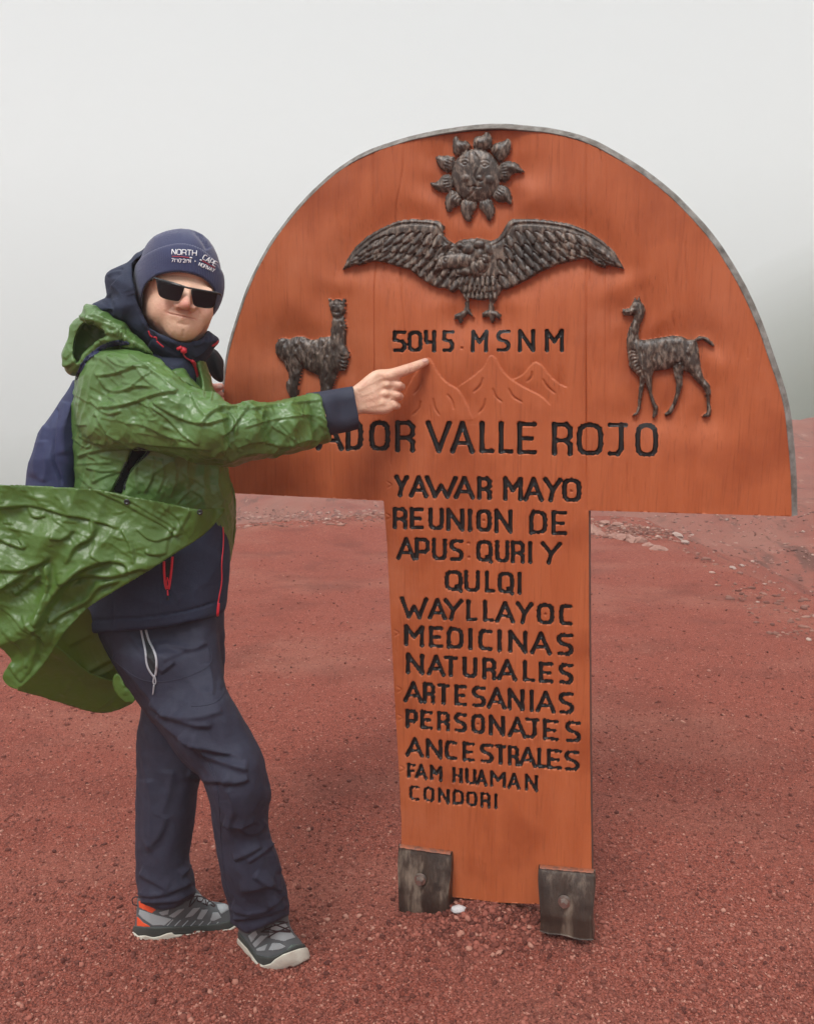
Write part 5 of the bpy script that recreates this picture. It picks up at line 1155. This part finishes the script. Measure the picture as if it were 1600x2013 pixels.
# torso, arms and legs under the clothes
v = Vol(150, 720, 660, 1880, 1.72, 2.20, 9, .012, .00122)
A = v.caps([(348, 690, 1.985), (300, 780, 2.0), (300, 1000, 1.99), (320, 1200, 1.99)], [.055, .080, .070, .055])
A = smin(A, v.caps([(240, 760, 1.92), (330, 812, 1.80), (410, 850, 1.775), (560, 840, 1.90), (690, 800, 2.03)], [.045, .04, .036, .030, .022]), .02)
A = smin(A, v.caps([(330, 1290, 1.95), (460, 1530, 1.82), (500, 1730, 1.87)], [.055, .042, .032]), .02)
A = smin(A, v.caps([(360, 1290, 1.99), (330, 1530, 1.99), (325, 1730, 1.985)], [.055, .042, .032]), .02)
v.F = A; V4, F4 = v.mesh(); parts_b.append((V4, F4, np.zeros(len(V4))))
sk = skin.node_tree; at = sk.nodes.new('ShaderNodeAttribute'); at.attribute_name = 'flush'; bs = sk.nodes['Principled BSDF']; src = bs.inputs['Base Color'].links[0].from_socket
x = sk.nodes.new('ShaderNodeMixRGB'); sk.links.new(at.outputs['Fac'], x.inputs[0]); sk.links.new(src, x.inputs[1]); x.inputs[2].default_value = (.50, .13, .11, 1); sk.links.new(x.outputs[0], bs.inputs['Base Color'])
n = 0; Vs, Fs, tt = [], [], []
for V, F, t in parts_b: Vs.append(V); Fs.append(F + n); tt.append(t); n += len(V)
body = link_mesh('body', np.concatenate(Vs), np.concatenate(Fs), skin, person)
at = body.data.attributes.new('flush', 'FLOAT', 'POINT'); at.data.foreach_set('value', np.concatenate(tt).astype(np.float32))
bb = bvh_of(body)
nailm = mat('fingernail', (.62, .37, .30), .25)
patch([(829, 706), (836, 702.5), (842, 703), (844, 707.5), (839, 711), (831, 712)], bb, .0006, .0005, 'fingernail', nailm, body, 1.0)
patch([(428, 756), (434, 755), (438, 758), (437, 763), (431, 765), (427, 762)], bb, .0006, .0005, 'fingernail', nailm, body, 1.0)

# cuff
v = Vol(600, 735, 738, 880, 1.93, 2.09, 2, .0026, .00125)
cp_ = [(590, 776), (628, 770), (660, 764), (692, 758), (735, 752), (745, 838), (712, 842), (684, 849), (647, 856), (590, 866)]
A = v.inflate(cp_, [(620, 820, 1.985), (700, 800, 2.022)], .036, 1.05)
cl = [(560, 700), (694, 752), (697, 772), (703, 804), (708, 838), (700, 900), (560, 900)]
A = smax(A, v.poly(cl)[:, :, None], .003); A = smax(A, -smax(v.inflate(cp_, [(620, 820, 1.985), (700, 800, 2.022)], .036, 1.05) + .006, -(v.PX - 680)*v.m + 0*A, .003), .002)
v.F = A; V, F = v.mesh(); V = relax(V, F, 2); N = vnormals(V, F); V += N*(crumple(V, 79, 9, .0018))[:, None]
link_mesh('cuff', V, F, mat('navy_cuff', (.022, .027, .050), .75, bump=.0006, bscale=500, bump2=.002, b2scale=20), jacket)

# ================================================================== beanie
v = Vol(252, 452, 436, 652, 1.80, 2.08, 1.9, .0026, .00115)
bn = [(281, 487), (291, 471), (306, 459), (332, 449), (364, 445.5), (394, 453), (418, 475), (433, 507), (440, 546), (440, 572), (432, 600), (417, 622), (395, 645), (350, 650), (300, 640), (276, 606), (265, 580), (262, 558), (264, 534), (271, 511)]
base = v.inflate(bn, [(290, 560, 1.95), (350, 560, 1.945), (430, 560, 1.955)], .080, 1.24)
face_open = [(250, 720), (283, 640), (279, 606), (279.5, 576), (286, 558), (302, 544), (330, 535.5), (360, 534.5), (392, 542.5), (411, 555.5), (423, 572), (422, 600), (417, 622), (412, 640), (440, 720)]
cutf = -np.maximum(v.poly(face_open)[:, :, None], v.YY - 1.955)
foldl = [(240, 540), (268, 517), (279, 505), (292, 496), (320, 483), (356, 476), (390, 484), (416, 504), (433, 527), (445, 545), (470, 560), (470, 700), (240, 700)]
fz = v.poly(foldl)[:, :, None]
v.F = smax(smax(base + .003, cutf + 0*base, .003), -fz - .010 + 0*base, .004); V, F = v.mesh(); V = relax(V, F, 2); N = vnormals(V, F)
def ribs(V, N, a=.0006):
    th = np.arctan2(V[:, 0] + .53, 1.95 - V[:, 1]); return V + N*(a*np.sin(th*120))[:, None]
V = ribs(V, N, .0004); V = folds(V, vnormals(V, F), [([(380, 449), (400, 470), (410, 490)], 6, -.003), ([(300, 470), (330, 460), (360, 458)], 8, .002)])
beanie = link_mesh('beanie', V, F, knit, person)
v.F = smax(smax(base - .0015, cutf + 0*base, .004), fz + 0*base, .005); V, F = v.mesh(); V = relax(V, F, 2); N = vnormals(V, F); V = ribs(V, N, .0006)
V = folds(V, N, [([(300, 540), (330, 531), (362, 530), (394, 538), (420, 558)], 2.5, .0012)])
cuffb = link_mesh('cuff', V, F, knit, beanie)
cb = bvh_of(cuffb, beanie); white = mat('white_thread', (.78, .78, .80), .7); redt = mat('red_thread', (.40, .035, .055), .7)
GL["'"] = [[(.5, 1), (.4, .7)]]; GL['"'] = [[(.3, 1), (.3, .7)], [(.7, 1), (.7, .7)]]; GL['*'] = [[(.3, .95), (.6, .95), (.6, .7), (.3, .7), (.3, .95)]]; GL['.'] = [[(.4, .35), (.6, .35), (.6, .55), (.4, .55)]]
def words(txt, a, b, hgt, rad, name, m, parent, adv=None, gap=.28):
    a, b = np.array(a, float), np.array(b, float); e = b - a; L_ = np.hypot(*e); e /= L_; up = np.array([e[1], -e[0]])
    if up[1] > 0: up = -up
    wd = [(.45 if c in "I1'\"*. " else 1.) for c in txt]; tot = sum(wd) + gap*(len(txt) - 1); u = L_/tot; x = 0
    for c, w in zip(txt, wd):
        if c != ' ':
            o = []
            for st in GL[c]:
                P = [a + e*(x + q*w)*u + up*(r*hgt) for q, r in st]; s = surf_pts(cb, P, .0006, 1.2)
                if len(s) > 1: o.append(tube(s, rad, 5))
            if o: link_mesh(name, *joinVF(o), m, parent)
        x += w + gap
words('NORTH', (337.5, 499.5), (386, 502.5), 10.5, .00105, 'letter', white, cuffb)
words('CAPE', (397.5, 508.5), (423, 524), 10, .00105, 'letter', white, cuffb)
words("71*10'21\"N", (337, 514.5), (375, 516.5), 7, .00075, 'letter', white, cuffb); words('.', (380, 516), (386, 517), 8, .0009, 'letter', white, cuffb)
words('NORWAY', (390, 521.5), (420.5, 535), 7, .00080, 'letter', white, cuffb)
cord(cb, [(338, 503.5), (355, 504), (372, 506)], .0010, .0004, 'red_line', redt, cuffb, 1.5); cord(cb, [(373, 506), (377.5, 506.5)], .0016, .0004, 'line_end', white, cuffb, 1.)
cord(cb, [(397, 512), (410, 519), (422, 527)], .0010, .0004, 'red_line', redt, cuffb, 1.5); cord(cb, [(393, 510.5), (396.5, 511.5)], .0016, .0004, 'line_end', white, cuffb, 1.)

# ================================================================== sunglasses
lensm = mat('dark_lens', (.004, .003, .005), .12, spec=.25); framem = mat('black_frame', (.010, .010, .012), .25)
glass = link_mesh('sunglasses', *tube([W(*q) for q in [(303, 545.5, 1.852), (312, 549, 1.842), (340, 556, 1.829), (368, 565, 1.823), (398, 571, 1.829), (424, 575.5, 1.842), (432, 577.5, 1.856)]], [.0024, .0028, .0026, .0020, .0026, .0028, .0022], 8), framem, person)
for pl in ([(307, 548), (309, 560), (311.5, 576), (317, 584), (332, 588.5), (349, 591.5), (354, 589), (360, 572), (363, 562.5), (340, 556)], [(376, 567), (377.5, 580), (379.5, 595), (384, 601.5), (400, 604.5), (414, 605.5), (421, 601), (425, 588), (427, 575.5), (400, 570.5)]):
    P, F = sheet(pl, lambda X, Y: 1.8235 + ((X - 367)/62.)**2*.021 + (Y - 560)*.00012, 2.0, it=1)
    o = link_mesh('lens', P, F, lensm, glass); s = o.modifiers.new('thickness', 'SOLIDIFY'); s.thickness = .0022; s.offset = 0
    q = smoothpts(pl, 1, True); q = np.vstack([q, q[:1]]); link_mesh('lens_rim', *tube([W(a, b, 1.8232 + ((a - 367)/62.)**2*.021 + (b - 560)*.00012) for a, b in q], .0009, 5), framem, glass)
for q in ([(303, 546, 1.853), (297, 550, 1.87), (284, 556, 1.90), (276, 560, 1.95)], [(432, 577.5, 1.857), (434, 579, 1.89), (433, 582, 1.95)]):
    link_mesh('temple_arm', *tube([W(*p) for p in q], .0017, 6), framem, glass)

# ================================================================== shoes
up_m = mat('dark_grey_shoe_mesh', (.085, .092, .097), .75, bump=.0006, bscale=350); lg = mat('light_grey_shoe_mesh', (.30, .32, .33), .8, bump=.0006, bscale=500)
mid = mat('charcoal_midsole', (.040, .047, .043), .6); solem = mat('cream_rubber_sole', (.62, .61, .52), .6, c2=(.50, .45, .38), nscale=30); orm = mat('orange_red_heel', (.72, .085, .028), .5); lace = mat('dark_maroon_lace', (.035, .014, .016), .8)
bumper = mat('grey_green_toe_guard', (.13, .165, .14), .6)
def zz(L_): return z5(L_)
def lugs(bot, x0, x1):
    body_ = np.array(bot[3:], float); o = []
    xs_ = np.arange(x1, x0, -5.2); ys_ = np.interp(xs_, body_[::-1, 0][np.argsort(body_[::-1, 0])], body_[::-1, 1][np.argsort(body_[::-1, 0])])
    for i, (x, y) in enumerate(zip(xs_, ys_)): o.append((float(x), float(y) + (1.5 if (i//2) % 2 else -3.0)))
    return bot[:3] + o + bot[-1:]
def shoe(name_lbl, box, outline_, yc, r, ks, l1, l2, bottom):
    v = Vol(*box, 1.7, .0022, .00133)
    base = v.inflate(outline_, yc, r, ks)
    a = v.poly(l1, 0)[:, :, None]; b = v.poly(l2, 0)[:, :, None]; bt_ = v.poly(bottom, 0)[:, :, None]
    o = []
    for f, m_, nm, k in ((smax(base, a + 0*base, .003), up_m, 'shoe', None), (smax(smax(base - .0035, -a - .004, .003), b + 0*base, .002), mid, 'midsole', None), (smax(smax(base - .0055, -b, .002), bt_ + 0*base, .0015), solem, 'sole', None)):
        v.F = f; V, F = v.mesh(); V = relax(V, F, 1)
        par = person if nm == 'shoe' else o[0]
        o.append(link_mesh(nm, V, F, m_, par))
    return o
so_r = [(270, 1765), (269, 1785), (268, 1800), (266, 1816), (262, 1832), (262, 1862), (300, 1868), (400, 1868), (462, 1862), (472, 1830), (468, 1812), (460, 1798), (449, 1778), (430, 1774), (412, 1772), (398, 1763), (384, 1745), (370, 1730), (300, 1730), (280, 1745)]
l1 = [(200, 1700), (520, 1700), (520, 1805), (466, 1806), (450, 1814), (435, 1818), (409, 1822), (358, 1825), (307, 1827), (267, 1824), (200, 1818)]
l2 = [(200, 1700), (520, 1700), (520, 1812), (466, 1820), (452, 1829), (440, 1831), (425, 1836), (412, 1838), (400, 1833), (388, 1833), (376, 1839), (343, 1841), (338, 1836), (328, 1838), (315, 1843), (302, 1846), (285, 1842), (272, 1843), (262, 1835), (200, 1832)]
bot = [(200, 1700), (520, 1700), (520, 1818), (467, 1828), (462, 1828), (458, 1832), (448, 1832), (444, 1837), (432, 1838), (427, 1842), (412, 1842), (408, 1840), (398, 1844), (382, 1843), (376, 1840), (360, 1842), (345, 1843), (343, 1848), (330, 1851), (322, 1854), (316, 1851), (304, 1857), (296, 1857), (290, 1852), (280, 1854), (272, 1853), (268, 1849), (262, 1848), (200, 1846)]
sr = shoe('r', (250, 486, 1718, 1872, 1.92, 2.10), so_r, [(280, 1820, 1.995), (450, 1820, 2.035)], .043, .95, l1, [(x, y - 2.5) for x, y in l2], lugs(bot, 262, 468))
rs = bvh_of(sr[0])
for pl, m_, nm in (([(165, 1065), (185, 1058), (230, 1090), (300, 1130), (265, 1155), (170, 1112)], orm, 'heel_panel'), ([(152, 1178), (200, 1228), (262, 1262), (152, 1256)], orm, 'heel_panel'), ([(172, 1128), (290, 1168), (420, 1203), (370, 1248), (275, 1250), (200, 1200), (165, 1165)], lg, 'side_panel'),
                   ([(318, 1150), (400, 1128), (392, 1165), (345, 1172)], lg, 'mesh_panel'), ([(395, 1180), (470, 1130), (525, 1118), (440, 1190)], lg, 'mesh_panel'), ([(520, 1192), (585, 1120), (640, 1113), (580, 1178)], lg, 'mesh_panel'), ([(612, 1200), (650, 1130), (700, 1128), (682, 1160), (652, 1202)], lg, 'mesh_panel'), ([(715, 1212), (735, 1150), (775, 1150), (802, 1190), (745, 1215)], lg, 'mesh_panel'),
                   ([(765, 1085), (850, 1080), (860, 1130), (800, 1162), (775, 1120)], lg, 'mesh_panel'), ([(590, 1000), (640, 1010), (740, 1070), (700, 1090), (600, 1050)], lg, 'tongue')):
    patch(zz(pl), rs, .0010, .0009, nm, m_, sr[0], 1.0, it=0)
for k in range(7): cord(rs, zz([(385 + 58*k, 1252 + 3*k), (430 + 58*k, 1205 + 3*k)]), .0013, .0006, 'stripe', lg, sr[0], 1.5, 0)
for q in ([(600, 990), (570, 1060), (545, 1120), (600, 1060), (620, 1010), (612, 1060), (650, 1070), (670, 1030), (690, 1090), (660, 1080)], [(690, 1100), (700, 1060), (745, 1080), (755, 1110), (720, 1090)], [(540, 1060), (600, 1020), (660, 1030), (720, 1070)]): cord(rs, zz(q), .0016, .0016, 'lace', lace, sr[0], 1.5, 1)
Lp = [W(*z5([q])[0], 1.985) for q in [(165, 1032), (135, 1030), (115, 1050), (122, 1088), (160, 1098)]]; link_mesh('heel_loop', *tube(resample(np.array(Lp), .004), .0017, 6), lace, sr[0])
so_f = [(466, 1812), (470, 1836), (470, 1858), (476, 1872), (488, 1892), (500, 1915), (525, 1925), (580, 1920), (608, 1900), (606, 1878), (597, 1858), (588, 1846), (577, 1834), (568, 1815), (566, 1780), (555, 1755), (500, 1755), (474, 1770)]
l1 = [(400, 1700), (700, 1700), (700, 1850), (600, 1858), (580, 1862), (563, 1872), (545, 1882), (525, 1886), (503, 1880), (490, 1866), (478, 1848), (468, 1836), (400, 1830)]
l2 = [(400, 1700), (700, 1700), (700, 1864), (604, 1866), (590, 1868), (572, 1874), (556, 1880), (540, 1890), (532, 1898), (518, 1902), (506, 1896), (496, 1882), (486, 1868), (478, 1860), (466, 1846), (400, 1840)]
bot = [(400, 1700), (700, 1700), (700, 1880), (606, 1887), (596, 1892), (588, 1897), (576, 1902), (570, 1900), (560, 1906), (548, 1907), (543, 1911), (530, 1914), (522, 1914), (518, 1910), (510, 1911), (502, 1907), (498, 1896), (493, 1884), (486, 1878), (480, 1872), (476, 1866), (470, 1860), (466, 1856), (400, 1850)]
sf = shoe('f', (452, 622, 1740, 1930, 1.78, 2.02), so_f, [(490, 1850, 1.93), (520, 1770, 1.89), (550, 1880, 1.895), (600, 1880, 1.905)], .045, 1.15, l1, [(x, y - 3) for x, y in l2], bot)
fs = bvh_of(sf[0])
for pl, m_, nm in (([(1005, 1330), (1060, 1288), (1078, 1320), (1030, 1382)], lg, 'mesh_panel'), ([(1038, 1392), (1100, 1330), (1155, 1328), (1060, 1422)], lg, 'mesh_panel'), ([(1065, 1432), (1155, 1390), (1132, 1442), (1075, 1446)], lg, 'mesh_panel'), ([(1160, 1440), (1190, 1385), (1250, 1388), (1295, 1412), (1240, 1437)], lg, 'mesh_panel'),
                   ([(1165, 1300), (1200, 1240), (1290, 1230), (1335, 1300), (1370, 1340), (1280, 1370), (1180, 1350)], lg, 'tongue'), ([(1290, 1452), (1340, 1398), (1425, 1392), (1440, 1440), (1340, 1462)], bumper, 'toe_guard'), ([(1090, 1500), (1200, 1490), (1290, 1455), (1200, 1530), (1100, 1530)], mid, 'rand')):
    patch(zz(pl), fs, .0012, .0010, nm, m_, sf[0], 1.0, it=0)
for q in ([(1100, 1245), (1190, 1215), (1285, 1220)], [(1120, 1290), (1200, 1250), (1310, 1225)], [(1105, 1300), (1230, 1300), (1320, 1260)], [(1160, 1340), (1240, 1290), (1330, 1290)], [(1110, 1250), (1180, 1290), (1330, 1300)], [(1180, 1230), (1260, 1260), (1330, 1290)]): cord(fs, zz(q), .0017, .0018, 'lace', lace, sf[0], 1.5, 1)
